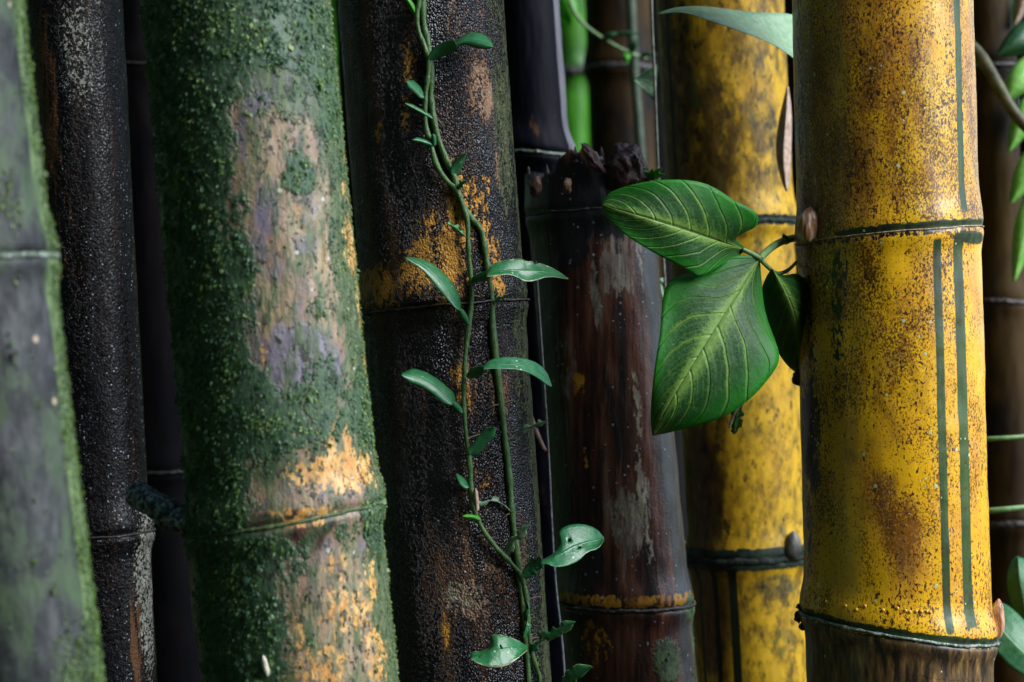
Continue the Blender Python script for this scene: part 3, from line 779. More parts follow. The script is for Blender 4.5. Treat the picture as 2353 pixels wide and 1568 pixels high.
right_c = back_culm('dim brown bamboo culm just right of the striped golden culm', (2215, 2322, 2260, 2420), 1.62, MB, [(((2240, 155), (2330, 152)), dict(sw=.002, rz=.002)), (((2260, 690), (2370, 700)), dict(sw=.002, rz=.002)), (((2265, 1205), (2390, 1200)), dict(sw=.003, rz=.003))], 63)
green_m = layered('fresh_green_bamboo', (20, .3, [(.3, (.03, .18, .008)), (.5, (.07, .34, .010)), (.7, (.13, .46, .02))]), [dict(col=(.02, .09, .01), m=.42, ns=14, amp=1.6, soft=.3)], rough=.4, bump=.0003, fine=[(100, .3, .5, 'n')])
green_c = back_culm('bright green bamboo culm glowing in the gap beside the blue-black culm', (1272, 1352, 1296, 1372), 2.5, green_m, [(((1275, 168), (1350, 164)), dict(sw=.003, ring=.003, rz=.005)), (((1280, 900), (1360, 896)), dict(sw=.003))], 64)
green_s = back_culm('slim green bamboo culm peeping between the mossy and the black crusted culms', (752, 796, 760, 800), 2.7, green_m, [(((752, 420), (790, 418)), dict(sw=.003))], 65)
gap1 = back_culm('charcoal bamboo culm added to darken the gap right of the mossy culm', (770, 900, 850, 1000), 1.75, MK, [(((790, 640), (900, 636)), dict(sw=.003))], 66)
gap2 = back_culm('charcoal bamboo culm added to darken the gap left of the mossy culm', (330, 470, 360, 500), 2.05, MK, [(((340, 900), (470, 896)), dict(sw=.003))], 67)
gap3 = back_culm('charcoal bamboo culm added to darken the view beyond the brown one at the right edge', (2330, 2470, 2380, 2540), 2.1, MK, [(((2340, 760), (2480, 756)), dict(sw=.003))], 68)
gap5 = back_culm('charcoal bamboo culm added to darken the slit between the two yellow culms', (1770, 1900, 1800, 1930), 2.3, MK, [(((1770, 900), (1900, 896)), dict(sw=.003))], 70)
gap4 = back_culm('charcoal bamboo culm added to darken the space far behind the olive-brown one', (1440, 1560, 1470, 1600), 2.5, MK, [(((1440, 760), (1560, 756)), dict(sw=.003))], 69)

# ------------------------------------------------------------------ growths on the culms (parts)
M_bud = flat_mat('bud_scale', [(.3, (.14, .04, .015)), (.48, (.42, .17, .06)), (.62, (.70, .52, .40))], 260, .2, .22, .0015, 420, .7)
M_knob = flat_mat('rotten_wood', [(.3, (.015, .008, .008)), (.5, (.06, .03, .03)), (.72, (.16, .09, .09))], 130, 1, .45, .002, 220, .5)
M_blackroot = flat_mat('root_bark', [(.35, (.012, .009, .008)), (.6, (.06, .04, .035)), (.8, (.3, .25, .22))], 300, 1, .4, .001, 500)
def on(c, px, py, lift=0.0):
    f, z, _ = c.hit(px, py)
    return c.surf(np.array(f), np.array(z), lift), np.array((math.sin(f), -math.cos(f), 0))
def bud(c, px, py, hw, hh, mat, lean=.1, seed=0):
    p, n = on(c, px, py, .001)
    k = K * c.d
    return lump('bud', c.root, p, (hw * k, hw * k * .75, hh * k), mat, seed, .05, (lean * n[0] + lean * .3, lean * n[1], 1), 4, 1.0)
b1 = bud(gold, 1870, 522, 34, 36, M_bud, .05, 1)
for k, (dx, dy, hw, hh) in enumerate(((-7, 6, 15, 26), (9, 8, 13, 22))):
    p, n = on(gold, 1868 + dx, 526 + dy, .0042)
    lump('bud_scale', b1, p, (hw * K * 1.18, .0022, hh * K * 1.18), M_bud, k + 4, .06, (.05 * n[0], .05 * n[1], 1), 3, 1.0)
bud(gold, 2283, 1428, 20, 42, M_bud, .05, 2)
bud(back, 1812, 1258, 24, 30, flat_mat('dark_bud', [(.4, (.02, .025, .02)), (.7, (.20, .18, .16))], 90, .3, .35), .05, 3)
for (px, py, rx, ry) in ((1838, 868, 16, 20), (1846, 1395, 9, 7), (1848, 1418, 12, 14), (1852, 1440, 9, 9), (2283, 1480, 9, 8)):
    p, n = on(gold, px, py, .0)
    lump('root_nub', gold.root, p, (rx * K * 1.18, rx * K, ry * K * 1.18), M_blackroot, px, .45, None, 3)
M_bead = flat_mat('golden_bead', [(.3, (.5, .26, .03)), (.7, (.75, .48, .08))], 200, 1, .25)
for (px, py) in ((1948, 1392), (1990, 1392), (2030, 1402), (2062, 1398), (2080, 1403), (2090, 1406), (2104, 1405), (2116, 1406), (2128, 1405), (2136, 1407), (1905, 1382), (1880, 1368), (1865, 1352), (1972, 1400)):
    p, n = on(gold, px, py, .0)
    lump('root_bump', gold.root, p, (.0010, .0010, .0011), M_bead, px, .15, None, 2)
kp, kn_ = on(stump, 1435, 400, -.012)
kb = lump('branch_stub', stump.root, P(1438, 386, 1.262), (.0125, .013, .0155), M_knob, 3, .30, (.1, -.2, 1), 5)
lump('torn_fibre', stump.root, P(1362, 366, 1.252), (.010, .004, .0035), M_knob, 9, .35, (.6, 0, .4), 4)
lump('torn_fibre', stump.root, P(1492, 418, 1.27), (.006, .006, .004), M_knob, 12, .35, None, 4)
lump('torn_fibre', stump.root, P(1232, 428, 1.262), (.0035, .003, .006), flat_mat('torn_wood', [(.3, (.05, .025, .015)), (.6, (.2, .11, .07))], 200), 15, .5, None, 3)
lump('torn_fibre', stump.root, P(1304, 428, 1.252), (.0026, .003, .005), flat_mat('torn_wood_pale', [(.3, (.08, .04, .02)), (.6, (.28, .17, .10))], 200), 17, .5, None, 3)
M_split = flat_mat('split_fibre', [(.3, (.010, .008, .010)), (.55, (.05, .03, .025)), (.72, (.20, .13, .10))], 260, .3, .5, .001, 300)
for f, h, ln in ((-1.1, .004, .2), (-.75, .006, -.1), (-.48, .003, .2), (-.2, .004, .0), (.02, .003, -.2), (.22, .006, .2), (.75, .007, .1), (.95, .005, -.2), (-1.4, .006, .1), (1.3, .006, .1)):
    zt = float(jag_top(np.array([f]))[0]); b0 = stump.surf(np.array(f), np.array(zt - .006), -.0015); t0 = stump.surf(np.array(f + .03 * ln), np.array(zt + h), -.002)
    tube('splinter', stump.root, [b0, b0 * .5 + t0 * .5, t0], [.0022, .0016, .0002], M_split, 7, int(f * 50) + 100, .3)
# branch stub on the mossy culm, bluish highlight painted into its colour
M_stub = flat_mat('highlit_stub', [(.38, (.012, .014, .018)), (.5, (.07, .085, .10)), (.62, (.5, .56, .62))], 420, 1, .3, .002, 260)
sp_ = [np.array(P(x, y, d)) for x, y, d in ((314, 1134, 1.062), (322, 1140, 1.058), (334, 1147, 1.053), (346, 1155, 1.048), (360, 1163, 1.043), (374, 1172, 1.038), (390, 1182, 1.033), (410, 1193, 1.028), (450, 1210, 1.022))]
tube('branch_stub', mossy.root, sp_, [.0050, .0062, .0066, .0058, .0072, .0060, .0072, .0062, .0078], M_stub, 18, 5, .3)

# ================================================================== plants
M_vine = flat_mat('vine_stem', [(.3, (.022, .07, .018)), (.5, (.05, .12, .03)), (.7, (.10, .18, .05))], 300, .5, .4, .0006, 900, .5)
M_vleaf = leaf_mat('vine_leaf', (.018, .13, .045), (.030, .19, .065), (.06, .35, .03), .36, .7, .12, .06)
M_vlime = leaf_mat('vine_leaf_young', (.05, .30, .02), (.10, .42, .03), (.2, .7, .05), .3, .5, .3)
M_vtorn = leaf_mat('vine_leaf_torn', (.014, .13, .035), (.028, .19, .055), (.06, .35, .03), .36, .7, .12, .06, (.45, .40, .22))
M_vpale = leaf_mat('vine_leaf_pale', (.10, .22, .12), (.22, .34, .22), (.2, .5, .1), .35, .5, .2, 0, (.55, .5, .35))
M_dry = leaf_mat('dry_sheath', (.32, .21, .15), (.58, .45, .36), (.3, .2, .1), .7, .3, .1)
M_root = flat_mat('rootlet', [(.3, (.05, .03, .02)), (.7, (.2, .14, .1))], 300)
def vd(px, py, off):                       # depth just off the crusted culm
    f, z, t = dark.hit(px, py)
    return t - off
def vine(label, pts, r, off, seed):
    root = thing('climbing_vine', (float(P(pts[-1][0], 1568, 1.15)[0]), 1.14, 0), label, 'vine', 'climbing vines on the black culm')
    w = [P(x, y, vd(x, y, off)) for x, y in pts]
    a = w[-1]
    w += [np.array((a[0] + .01, a[1] - .004, .45)), np.array((a[0] + .03, a[1] + .0, .02))]
    b = w[0]
    w = [np.array((b[0] - .02, b[1], b[2] + .25)), np.array((b[0] - .004, b[1], b[2] + .05))] + w
    tube('stem', root, w, r, M_vine, 10, seed, .28)
    g = np.random.default_rng(seed + 40)
    for k in range(9):                     # rootlets gripping the crust
        x, y = pts[2 + int(g.integers(0, len(pts) - 4))]
        sd = g.choice((-1, 1)); ln = g.uniform(14, 34); dy = g.uniform(-14, 14)
        tube('aerial_root', root, [P(x, y, vd(x, y, off)), P(x + sd * ln * .5, y + dy * .4 - 3, vd(x + sd * ln * .5, y, .0022)), P(x + sd * ln, y + dy, vd(x + sd * ln, y + dy, .0004))], [.0005, .0004, .00025], M_root, 6, k)
    return root
v1 = vine('thinner left vine with most of the glossy leaves, zigzagging down the black crusted culm',
  [(966, 0), (957, 30), (960, 70), (976, 108), (986, 145), (983, 180), (978, 215), (976, 255), (979, 300), (990, 328), (1000, 378), (1024, 415), (1050, 436), (1066, 480), (1075, 512), (1075, 560), (1080, 620), (1086, 680), (1076, 750), (1068, 830), (1066, 880), (1065, 940), (1072, 1010), (1080, 1070), (1082, 1130), (1091, 1180), (1110, 1220), (1140, 1260), (1175, 1295), (1200, 1325), (1211, 1380), (1213, 1420), (1216, 1470), (1226, 1520), (1246, 1568)], .00150, .0045, 1)
v2 = vine('thicker straighter right vine with torn leaves on the black crusted culm',
  [(971, 10), (973, 60), (986, 110), (991, 180), (989, 220), (995, 270), (1006, 320), (1026, 370), (1045, 410), (1052, 440), (1062, 474), (1082, 502), (1106, 526), (1113, 565), (1121, 620), (1131, 690), (1131, 750), (1141, 840), (1151, 930), (1161, 1010), (1170, 1090), (1176, 1180), (1186, 1260), (1193, 1330), (1203, 1400), (1208, 1480), (1216, 1568)], .00185, .0018, 2)
def vl(root, name, pts, w, mat, prof='lance', lift=(.004, .012), sd=0, **kw):
    x0, y0 = pts[0]
    d0 = vd(x0, y0, lift[0]); n = len(pts)
    sp = [(x, y, d0 - (lift[1] - lift[0]) * i / (n - 1)) for i, (x, y) in enumerate(pts)]
    return sleaf(name, root, sp, w, mat, prof, seed=sd, **kw)
# upper leaves
vl(v1, 'leaf', [(960, 42), (950, 22), (938, 2), (925, -14)], 7, M_vlime, 'lance', (.004, .010))
vl(v1, 'leaf_stalk', [(986, 138), (1008, 118), (1030, 108), (1048, 101)], 15, M_vleaf, 'wing', (.005, .012), e=(-.004, .003))
vl(v1, 'leaf', [(1044, 103), (1068, 90), (1098, 92), (1133, 108)], 17, M_vleaf, 'tip', (.013, .016), e=(.008, -.004), cup=.004)
vl(v1, 'leaf', [(976, 224), (962, 210), (948, 197), (935, 187)], 10, M_vleaf, 'strap', (.005, .014), e=(-.003, .003))
vl(v2, 'leaf_stalk', [(999, 276), (975, 262), (950, 248), (930, 238)], 5, M_vtorn, 'strap', (.003, .014))
vl(v1, 'leaf', [(994, 334), (978, 328), (962, 323), (948, 322)], 6, M_vleaf, 'strap', (.006, .014))
vl(v1, 'leaf_stalk', [(997, 336), (997, 322), (995, 308)], 5, M_vleaf, 'strap', (.006, .009))
vl(v2, 'leaf', [(1042, 404), (1048, 385), (1058, 368), (1072, 353)], 11, M_vleaf, 'ovate', (.003, .012), e=(-.004, .003))
vl(v1, 'leaf', [(1051, 433), (1060, 422), (1072, 416)], 10, M_vleaf, 'strap', (.006, .012), chew=.5, sd=3)
vl(v1, 'leaf', [(1072, 546), (1056, 532), (1044, 520), (1028, 515)], 9, M_vtorn, 'wing', (.006, .013), chew=.6, sd=4)
# long blade to the left, and the big one to the right
vl(v1, 'leaf_stalk', [(1076, 746), (1066, 730), (1056, 712)], 8, M_vleaf, 'wing', (.006, .012))
vl(v1, 'leaf', [(1057, 714), (1040, 680), (1005, 635), (970, 605), (930, 592)], 17, M_vleaf, 'lance', (.012, .022), e=(-.006, .005), cup=.003)
vl(v1, 'leaf_stalk', [(1084, 643), (1105, 638), (1126, 630)], 10, M_vleaf, 'wing', (.006, .014), e=(-.003, .003))
bl = leaf('leaf', v1, [(1118, 632, 1.116), (1160, 622, 1.120), (1210, 622, 1.126), (1260, 625, 1.134), (1306, 641, 1.144)],
     [(1118, 628), (1130, 606), (1165, 597), (1200, 594), (1208, 602), (1222, 600), (1230, 609), (1240, 604), (1275, 618), (1306, 640)],
     [(1118, 636), (1140, 634), (1170, 630), (1190, 638), (1205, 648), (1225, 647), (1260, 635), (1306, 642)], M_vtorn, (.005, -.005), .0, it=1, seed=3, wave=.001)
vl(v2, 'leaf', [(1134, 700), (1148, 686), (1168, 677)], 8, M_vpale, 'wing', (.004, .012), chew=.6, sd=7)
vl(v1, 'leaf_stalk', [(1073, 868), (1090, 856), (1112, 848)], 11, M_vleaf, 'wing', (.006, .014), e=(-.003, .003))
leaf('leaf', v1, [(1110, 846, 1.116), (1160, 836, 1.120), (1215, 842, 1.127), (1252, 862, 1.136), (1268, 888, 1.144)],
     [(1110, 843), (1125, 826), (1170, 819), (1220, 826), (1255, 850), (1268, 886)],
     [(1110, 848), (1150, 847), (1200, 850), (1235, 868), (1255, 884), (1267, 889)], M_vleaf, (.005, -.004), .0, it=1)
vl(v1, 'leaf_stalk', [(1063, 950), (1052, 940), (1040, 926)], 8, M_vleaf, 'wing', (.006, .012))
vl(v1, 'leaf', [(1042, 928), (1020, 905), (985, 878), (955, 865), (922, 860)], 17, M_vleaf, 'strap', (.012, .022), e=(-.005, .004), cup=.003)
vl(v1, 'leaf', [(1081, 1046), (1098, 1025), (1115, 1005), (1138, 983)], 13, M_vleaf, 'strap', (.006, .015), e=(-.005, .004))
vl(v2, 'leaf', [(1168, 1018), (1190, 996), (1218, 980), (1258, 966)], 9, M_vpale, 'strap', (.004, .016), chew=.65, sd=9)
vl(v1, 'leaf', [(1078, 1120), (1066, 1112), (1056, 1100), (1049, 1089)], 9, M_vleaf, 'ovate', (.006, .012), e=(-.003, .003))
vl(v1, 'leaf_stalk', [(1096, 1175), (1094, 1150), (1092, 1122)], 5, M_dry, 'strap', (.006, .010))
vl(v2, 'leaf', [(1174, 1176), (1158, 1160), (1135, 1150), (1110, 1153), (1085, 1163)], 10, M_vpale, 'strap', (.004, .016), chew=.7, sd=10)
vl(v1, 'leaf_stalk', [(1104, 1196), (1088, 1188), (1063, 1187)], 5, M_vlime, 'strap', (.006, .014))
vl(v1, 'leaf', [(1165, 1272), (1176, 1250), (1194, 1228), (1219, 1206)], 11, M_vpale, 'strap', (.006, .016), chew=.6, sd=12)
vl(v1, 'leaf_stalk', [(1202, 1328), (1220, 1305), (1247, 1290)], 20, M_vleaf, 'wing', (.006, .014), e=(-.005, .005), chew=.25, sd=13)
leaf('leaf', v1, [(1243, 1293, 1.120), (1285, 1276, 1.122), (1330, 1250, 1.130), (1388, 1238, 1.142)],
     [(1243, 1288), (1268, 1276), (1286, 1258), (1290, 1240), (1282, 1222), (1300, 1208), (1335, 1203), (1370, 1214), (1388, 1236)],
     [(1243, 1297), (1260, 1296), (1272, 1304), (1300, 1302), (1330, 1290), (1350, 1268), (1375, 1262), (1388, 1242)], M_vleaf, (.006, -.005), .0, it=1, wave=.0008, holes=((.25, .62, .10, .022), (-.35, .52, .05, .03)))
vl(v1, 'leaf', [(1210, 1378), (1217, 1400), (1211, 1430), (1203, 1466)], 11, M_vtorn, 'strap', (.006, .010), chew=.7, sd=15)
vl(v1, 'leaf', [(1220, 1500), (1242, 1470), (1280, 1448), (1322, 1430)], 14, M_vtorn, 'strap', (.006, .018), chew=.6, sd=16)
leaf('leaf', v2, [(1212, 1490, 1.132), (1180, 1488, 1.122), (1140, 1494, 1.116), (1082, 1512, 1.116)],
     [(1212, 1494), (1190, 1514), (1160, 1534), (1120, 1533), (1095, 1524), (1082, 1514)],
     [(1212, 1486), (1190, 1472), (1165, 1462), (1128, 1455), (1130, 1484), (1112, 1496), (1082, 1498), (1081, 1511)], M_vtorn, (-.005, .005), .0, it=1, wave=.001, holes=((.15, .45, .12, .02), (-.2, .85, .12, .025)))
vl(v1, 'leaf', [(1250, 1610), (1285, 1580), (1320, 1558), (1360, 1532)], 24, M_vtorn, 'strap', (.006, .022), chew=.6, sd=17)

# ---- arrow-shaped three-part leaf
def arum_mat():
    t = NT('arrowhead_leaf')
    u, v = t.uvxy()
    sg = t.math('MULTIPLY_ADD', u, 2.0, -1.0)
    a = t.math('ABSOLUTE', sg)
    n = t.noise(160, 5, .65)
    n2 = t.noise(700, 3, .6)
    warp = t.math('MULTIPLY', t.math('SUBTRACT', t.noise(45, 2), .5), .45)
    c = t.mix(t.maprange(a, .45, 1.0), (.006, .055, .009), (.012, .19, .006))
    c = t.mix(t.math('MULTIPLY', t.maprange(n, .42, .62), .35), c, (.035, .13, .04))
    # side veins run out from the midrib towards the tip
    ph = t.math('MULTIPLY', t.math('SUBTRACT', v, t.math('MULTIPLY', t.math('POWER', a, 1.15), .35)), 8.0)
    ph = t.math('ADD', ph, t.math('ADD', t.math('MULTIPLY', t.math('LESS_THAN', sg, 0.0), .4), warp))
    fr = t.math('ABSOLUTE', t.math('SUBTRACT', t.math('FRACT', ph), .5))
    line = t.math('ADD', t.math('MULTIPLY', t.maprange(fr, .035, .0), .75), t.math('MULTIPLY', t.maprange(t.math('ADD', fr, t.math('MULTIPLY', t.math('SUBTRACT', n2, .5), .7)), .20, .0), .55))
    wn_ = t.new('ShaderNodeTexWhiteNoise', {'W': t.math('FLOOR', ph)}, noise_dimensions='1D').outputs['Value']
    line = t.math('MULTIPLY', line, t.maprange(wn_, 0, 1, .3, 1.0))
    fade = t.math('MULTIPLY', t.maprange(a, 1.0, .55), t.maprange(t.math('ADD', n, t.math('MULTIPLY', n2, .5)), .45, .85, .25, 1.0))
    c = t.mix(t.math('MULTIPLY', line, fade), c, (.20, .36, .05))
    ph2 = t.math('ABSOLUTE', t.math('SUBTRACT', t.math('FRACT', t.math('MULTIPLY', ph, 3.0)), .5))
    c = t.mix(t.math('MULTIPLY', t.math('MULTIPLY', t.maprange(ph2, .16, 0), t.maprange(a, .75, .15)), t.maprange(n2, .35, .65, .1, .8)), c, (.12, .26, .05))
    glow = t.math('MULTIPLY', t.maprange(t.math('ADD', a, t.math('MULTIPLY', t.math('SUBTRACT', n2, .5), .35)), .26, .02), t.maprange(v, 1.0, .75, .3, 1.0))
    c = t.mix(t.math('MULTIPLY', glow, .85), c, (.22, .38, .07))
    c = t.mix(t.math('MULTIPLY', t.maprange(a, .018, .006), .75), c, (.02, .06, .012))
    vo = t.voro(330); rnd = t.new('ShaderNodeSeparateColor', {0: vo.outputs['Color']})
    f = t.math('MULTIPLY', t.maprange(vo.outputs['Distance'], .22, .15), t.math('GREATER_THAN', rnd.outputs[0], .95))
    c = t.mix(t.math('MULTIPLY', f, .6), c, (.25, .36, .22))
    ve = t.voro(430, 1.0, (.1, .2, .3), 'DISTANCE_TO_EDGE').outputs['Distance']
    net = t.math('MULTIPLY', t.maprange(ve, .10, .0), t.maprange(a, 1.0, .3, .05, .30))
    c = t.mix(net, c, (.13, .30, .05))
    c = t.mix(t.maprange(t.noise(70, 3, .6, 1.0, (3, 1, 2)), .66, .74, 0, .5), c, (.10, .16, .03))
    h = t.math('ADD', t.math('MULTIPLY', t.maprange(fr, .10, .0), -.6), t.math('MULTIPLY', t.maprange(a, .06, 0), -.8))
    return t.finish(c, .48, t.math('ADD', h, t.math('MULTIPLY', n, .8)), .0008, .8, .28, 0.0, (.10, .42, .02), .22)
M_arum = arum_mat()
M_petiole = flat_mat('leaf_stalk_green', [(.3, (.10, .22, .08)), (.7, (.22, .36, .14))], 120, .5, .35, .0004, 300)
ar = thing('arrowhead_plant', (float(P(1880, 0, 1.3)[0]), 1.285, 0), 'three-part arrow-shaped green leaf with pale veins beside the striped golden culm', 'plant')
leaf('leaflet', ar, [(1712, 574, 1.150), (1640, 550, 1.128), (1560, 523, 1.112), (1470, 496, 1.104), (1384, 471, 1.112)],
     [(1712, 570), (1696, 556), (1686, 545), (1700, 534), (1722, 529), (1738, 522), (1744, 505), (1738, 488), (1712, 472), (1686, 462), (1655, 438), (1610, 417), (1550, 412), (1490, 416), (1440, 428), (1405, 440), (1386, 458), (1384, 470)],
     [(1712, 578), (1690, 592), (1650, 616), (1606, 641), (1590, 628), (1550, 606), (1500, 580), (1450, 550), (1410, 518), (1388, 492), (1384, 472)], M_arum, (.006, .003), .0006, 64, 12, .0016, .0006, 1, it=2)
leaf('leaflet', ar, [(1746, 596, 1.150), (1700, 668, 1.136), (1640, 762, 1.122), (1580, 858, 1.114), (1530, 940, 1.114), (1500, 1000, 1.124)],
     [(1746, 600), (1750, 650), (1756, 710), (1770, 755), (1788, 800), (1792, 832), (1772, 864), (1735, 908), (1690, 944), (1640, 968), (1580, 984), (1530, 996), (1500, 1001)],
     [(1744, 594), (1715, 584), (1665, 590), (1610, 632), (1580, 627), (1548, 637), (1527, 660), (1520, 710), (1517, 770), (1505, 835), (1498, 900), (1494, 960), (1499, 1000)], M_arum, (.007, .002), .0006, 64, 12, .0018, .0006, 2, it=2)
leaf('leaflet', ar, [(1775, 618, 1.148), (1800, 655, 1.148), (1826, 715, 1.158), (1840, 790, 1.182), (1842, 872, 1.20)],
     [(1775, 622), (1800, 636), (1835, 625), (1862, 660), (1880, 730), (1874, 800), (1842, 873)],
     [(1773, 618), (1758, 640), (1744, 684), (1750, 722), (1768, 772), (1785, 806), (1806, 838), (1828, 856), (1841, 872)], M_arum, (.02, .004), .003, 48, 9, .001, .0006, 3, it=2)
tube('petiole', ar, [P(1746, 594, 1.150), P(1775, 566, 1.165), P(1805, 551, 1.19), P(1850, 543, 1.24), P(1880, 600, 1.285), P(1885, 1400, 1.285), np.array((P(1880, 0, 1.285)[0], 1.285, .0))], [.0020, .0021, .0023, .0025, .0025, .003], M_petiole, 10, 4, .04)
tube('petiolule', ar, [P(1746, 594, 1.150), P(1725, 582, 1.149), P(1706, 573, 1.148)], [.0016, .0013], M_petiole, 8, 5, .04)
tube('petiolule', ar, [P(1746, 594, 1.150), P(1762, 612, 1.156), P(1785, 632, 1.165), P(1812, 622, 1.18), P(1832, 600, 1.2)], [.0015, .0012, .0009], M_petiole, 8, 6, .04)
sleaf('stipule', ar, [(1812, 560, 1.19), (1804, 550, 1.185), (1800, 538, 1.185)], 8, M_arum, 'ovate')

# ---- drooping leaf at the top, and other leaves around
M_bleaf = leaf_mat('broad_leaf', (.26, .46, .26), (.42, .62, .40), (.2, .5, .1), .5, .5, .25, 0, None, (.35, .5, .25))
ap = thing('arrowhead_plant', (float(P(1870, 0, 1.34)[0]), 1.34, 0), 'long pale green leaf drooping to the left across the top of the yellow culm', 'plant')
leaf('leaf', ap, [(1880, 150, 1.30), (1790, 92, 1.27), (1700, 52, 1.25), (1600, 22, 1.235), (1513, 31, 1.235)],
     [(1880, 180), (1822, 132), (1770, 98), (1700, 72), (1640, 52), (1570, 26), (1513, 33)],
     [(1880, 60), (1820, 30), (1745, 30), (1680, 22), (1610, 13), (1550, 17), (1513, 30)], M_bleaf, (-.006, .014), .0, 40, 7)
tube('petiole', ap, [P(1875, 130, 1.30), P(1890, 300, 1.33), P(1880, 900, 1.34), np.array((P(1870, 0, 1.34)[0], 1.34, 0))], [.0015, .0025], M_petiole, 8)
M_rleaf = leaf_mat('round_leaf', (.035, .17, .07), (.08, .26, .11), (.1, .4, .1), .4, .5, .2, 0, None, (.2, .36, .16))
rp = thing('broad_leaf_plant', (float(P(2440, 0, 1.45)[0]), 1.45, 0), 'plant with rounded blue-green leaves at the lower right edge', 'plant')
leaf('leaf', rp, [(2400, 1500, 1.42), (2365, 1440, 1.40), (2345, 1350, 1.39), (2340, 1280, 1.40)], [(2400, 1500), (2345, 1450), (2318, 1380), (2312, 1320), (2325, 1285), (2340, 1278)], [(2400, 1500), (2410, 1440), (2400, 1350), (2370, 1290), (2340, 1280)], M_rleaf, (.01, .01), 0, 30, 6)
leaf('leaf', rp, [(2262, 1400, 1.36), (2310, 1460, 1.345), (2360, 1510, 1.34), (2420, 1560, 1.35)], [(2262, 1400), (2300, 1378), (2350, 1420), (2420, 1500), (2420, 1560)], [(2262, 1400), (2268, 1470), (2310, 1525), (2360, 1560), (2420, 1562)], M_rleaf, (.01, .0), 0, 30, 6)
tube('stem', rp, [P(2420, 1560, 1.35), P(2440, 1620, 1.40), np.array((P(2440, 0, 1.45)[0], 1.45, 0))], [.002, .003], M_petiole, 8)
for lb, y0, y1, dd, rr_ in (('upper of two thin green stems crossing right of the striped golden culm', 1010, 1004, 1.36, .0016), ('lower of two thin green stems crossing right of the striped golden culm', 1176, 1166, 1.33, .0019)):
    g_ = thing('green_stem', tuple(P(2230, y0, dd)), lb, 'stem', 'thin green stems')
    tube('stem', g_, [P(2180, y0 + 4, dd + .05), P(2260, y0, dd), P(2353, y1, dd), P(2460, y1 - 12, dd + .02), P(2560, 1500, dd + .05), np.array((P(2560, 0, dd)[0], dd + .06, 0))], rr_, M_petiole, 8)
br = thing('bent_branch', tuple(P(2230, 90, 1.5)), 'blurred olive branch slanting down at the upper right edge', 'branch')
tube('branch', br, [P(2140, 40, 1.56), P(2240, 108, 1.5), P(2290, 190, 1.48), P(2330, 265, 1.47), P(2400, 330, 1.47), P(2480, 300, 1.5)], [.0050, .0046, .0042, .004], flat_mat('olive_bark', [(.3, (.03, .03, .012)), (.7, (.12, .12, .05))], 80), 10)
M_fol = leaf_mat('forest_leaf', (.18, .52, .06), (.36, .68, .18), (.3, .7, .05), .4, .5, .35)
M_fold = leaf_mat('forest_leaf_dark', (.015, .07, .025), (.03, .12, .04), (.1, .3, .05), .35, .5, .2)
fp = thing('understorey_shrub', (.75, 1.75, 0), 'bright green blurred leaves of a shrub at the upper right edge', 'shrub')
tube('stem', fp, [np.array((.75, 1.75, 0)), np.array((.72, 1.72, .7)), np.array((.6, 1.7, 1.25))], [.006, .004, .003], M_petiole, 8)
for k, (x, y, x2, y2, w, dd, mt) in enumerate(((2430, 60, 2290, 130, 42, 1.56, M_fold), (2400, 140, 2308, 235, 36, 1.54, M_fol), (2400, 210, 2318, 350, 30, 1.57, M_fol), (2420, 330, 2322, 470, 36, 1.56, M_fol), (2390, 430, 2330, 650, 28, 1.55, M_fol), (2300, -40, 2245, 80, 26, 1.64, M_fold), (2430, 560, 2360, 760, 30, 1.75, M_fol), (2420, 250, 2360, 330, 26, 1.68, M_fol), (2400, -60, 2330, 60, 20, 1.6, M_dry))):
    sleaf('leaf', fp, [(x, y, dd + .02), ((x + x2) / 2 - 6, (y + y2) / 2 - 8, dd), (x2, y2, dd)], w, mt, 'ovate', cup=.01)
# tendril between the culms at the top
td = thing('tendril', tuple(P(1300, 20, 1.72)), 'blurred tendril with tiny leaves hanging in the gap at the top', 'vine')
tube('stem', td, [P(1296, -60, 1.72), P(1312, 20, 1.72), P(1345, 62, 1.72), P(1395, 95, 1.72), P(1440, 120, 1.72), P(1485, 135, 1.73)], [.0018, .0014], M_petiole, 6)
for k, (x, y, x2, y2, w) in enumerate(((1385, 92, 1420, 76, 7), (1440, 120, 1440, 148, 8), (1450, 122, 1466, 90, 7), (1470, 130, 1510, 125, 5), (1415, 80, 1470, 78, 4))):
    sleaf('leaf', td, [(x, y, 1.72), ((x + x2) / 2, (y + y2) / 2 - 4, 1.712), (x2, y2, 1.715)], w, M_fold if k != 1 else M_vlime, 'ovate')
leaf('leaf', td, [(1278, -20, 1.75), (1288, 15, 1.745), (1300, 40, 1.745), (1312, 60, 1.75)], [(1278, -20), (1278, 30), (1290, 52), (1312, 60)], [(1278, -20), (1320, -10), (1330, 25), (1312, 60)], M_vlime, (.0, -.01), .01)
li = thing('thin_liana', (float(P(1560, 0, 1.33)[0]), 1.335, 0), 'thin grey upright liana in front of the blurred yellow culm', 'vine')
tube('stem', li, [P(1470, -900, 1.345), P(1496, -40, 1.345), P(1498, 60, 1.345), P(1505, 200, 1.345), P(1511, 380, 1.345), P(1522, 560, 1.342), P(1530, 680, 1.34), P(1545, 1200, 1.37), np.array((P(1560, 0, 1.37)[0], 1.38, 0))], .0010, flat_mat('liana_bark', [(.3, (.06, .07, .05)), (.7, (.24, .26, .2))], 200), 8)
leaf('leaf', li, [(1508, 200, 1.348), (1490, 186, 1.352), (1458, 184, 1.36)], [(1508, 150), (1488, 158), (1458, 183)], [(1508, 236), (1488, 218), (1458, 186)], M_bleaf, (.004, -.004), 0)
sleaf('leaf', li, [(1527, 640, 1.345), (1515, 655, 1.34), (1525, 690, 1.34)], 9, M_bleaf, 'ovate')
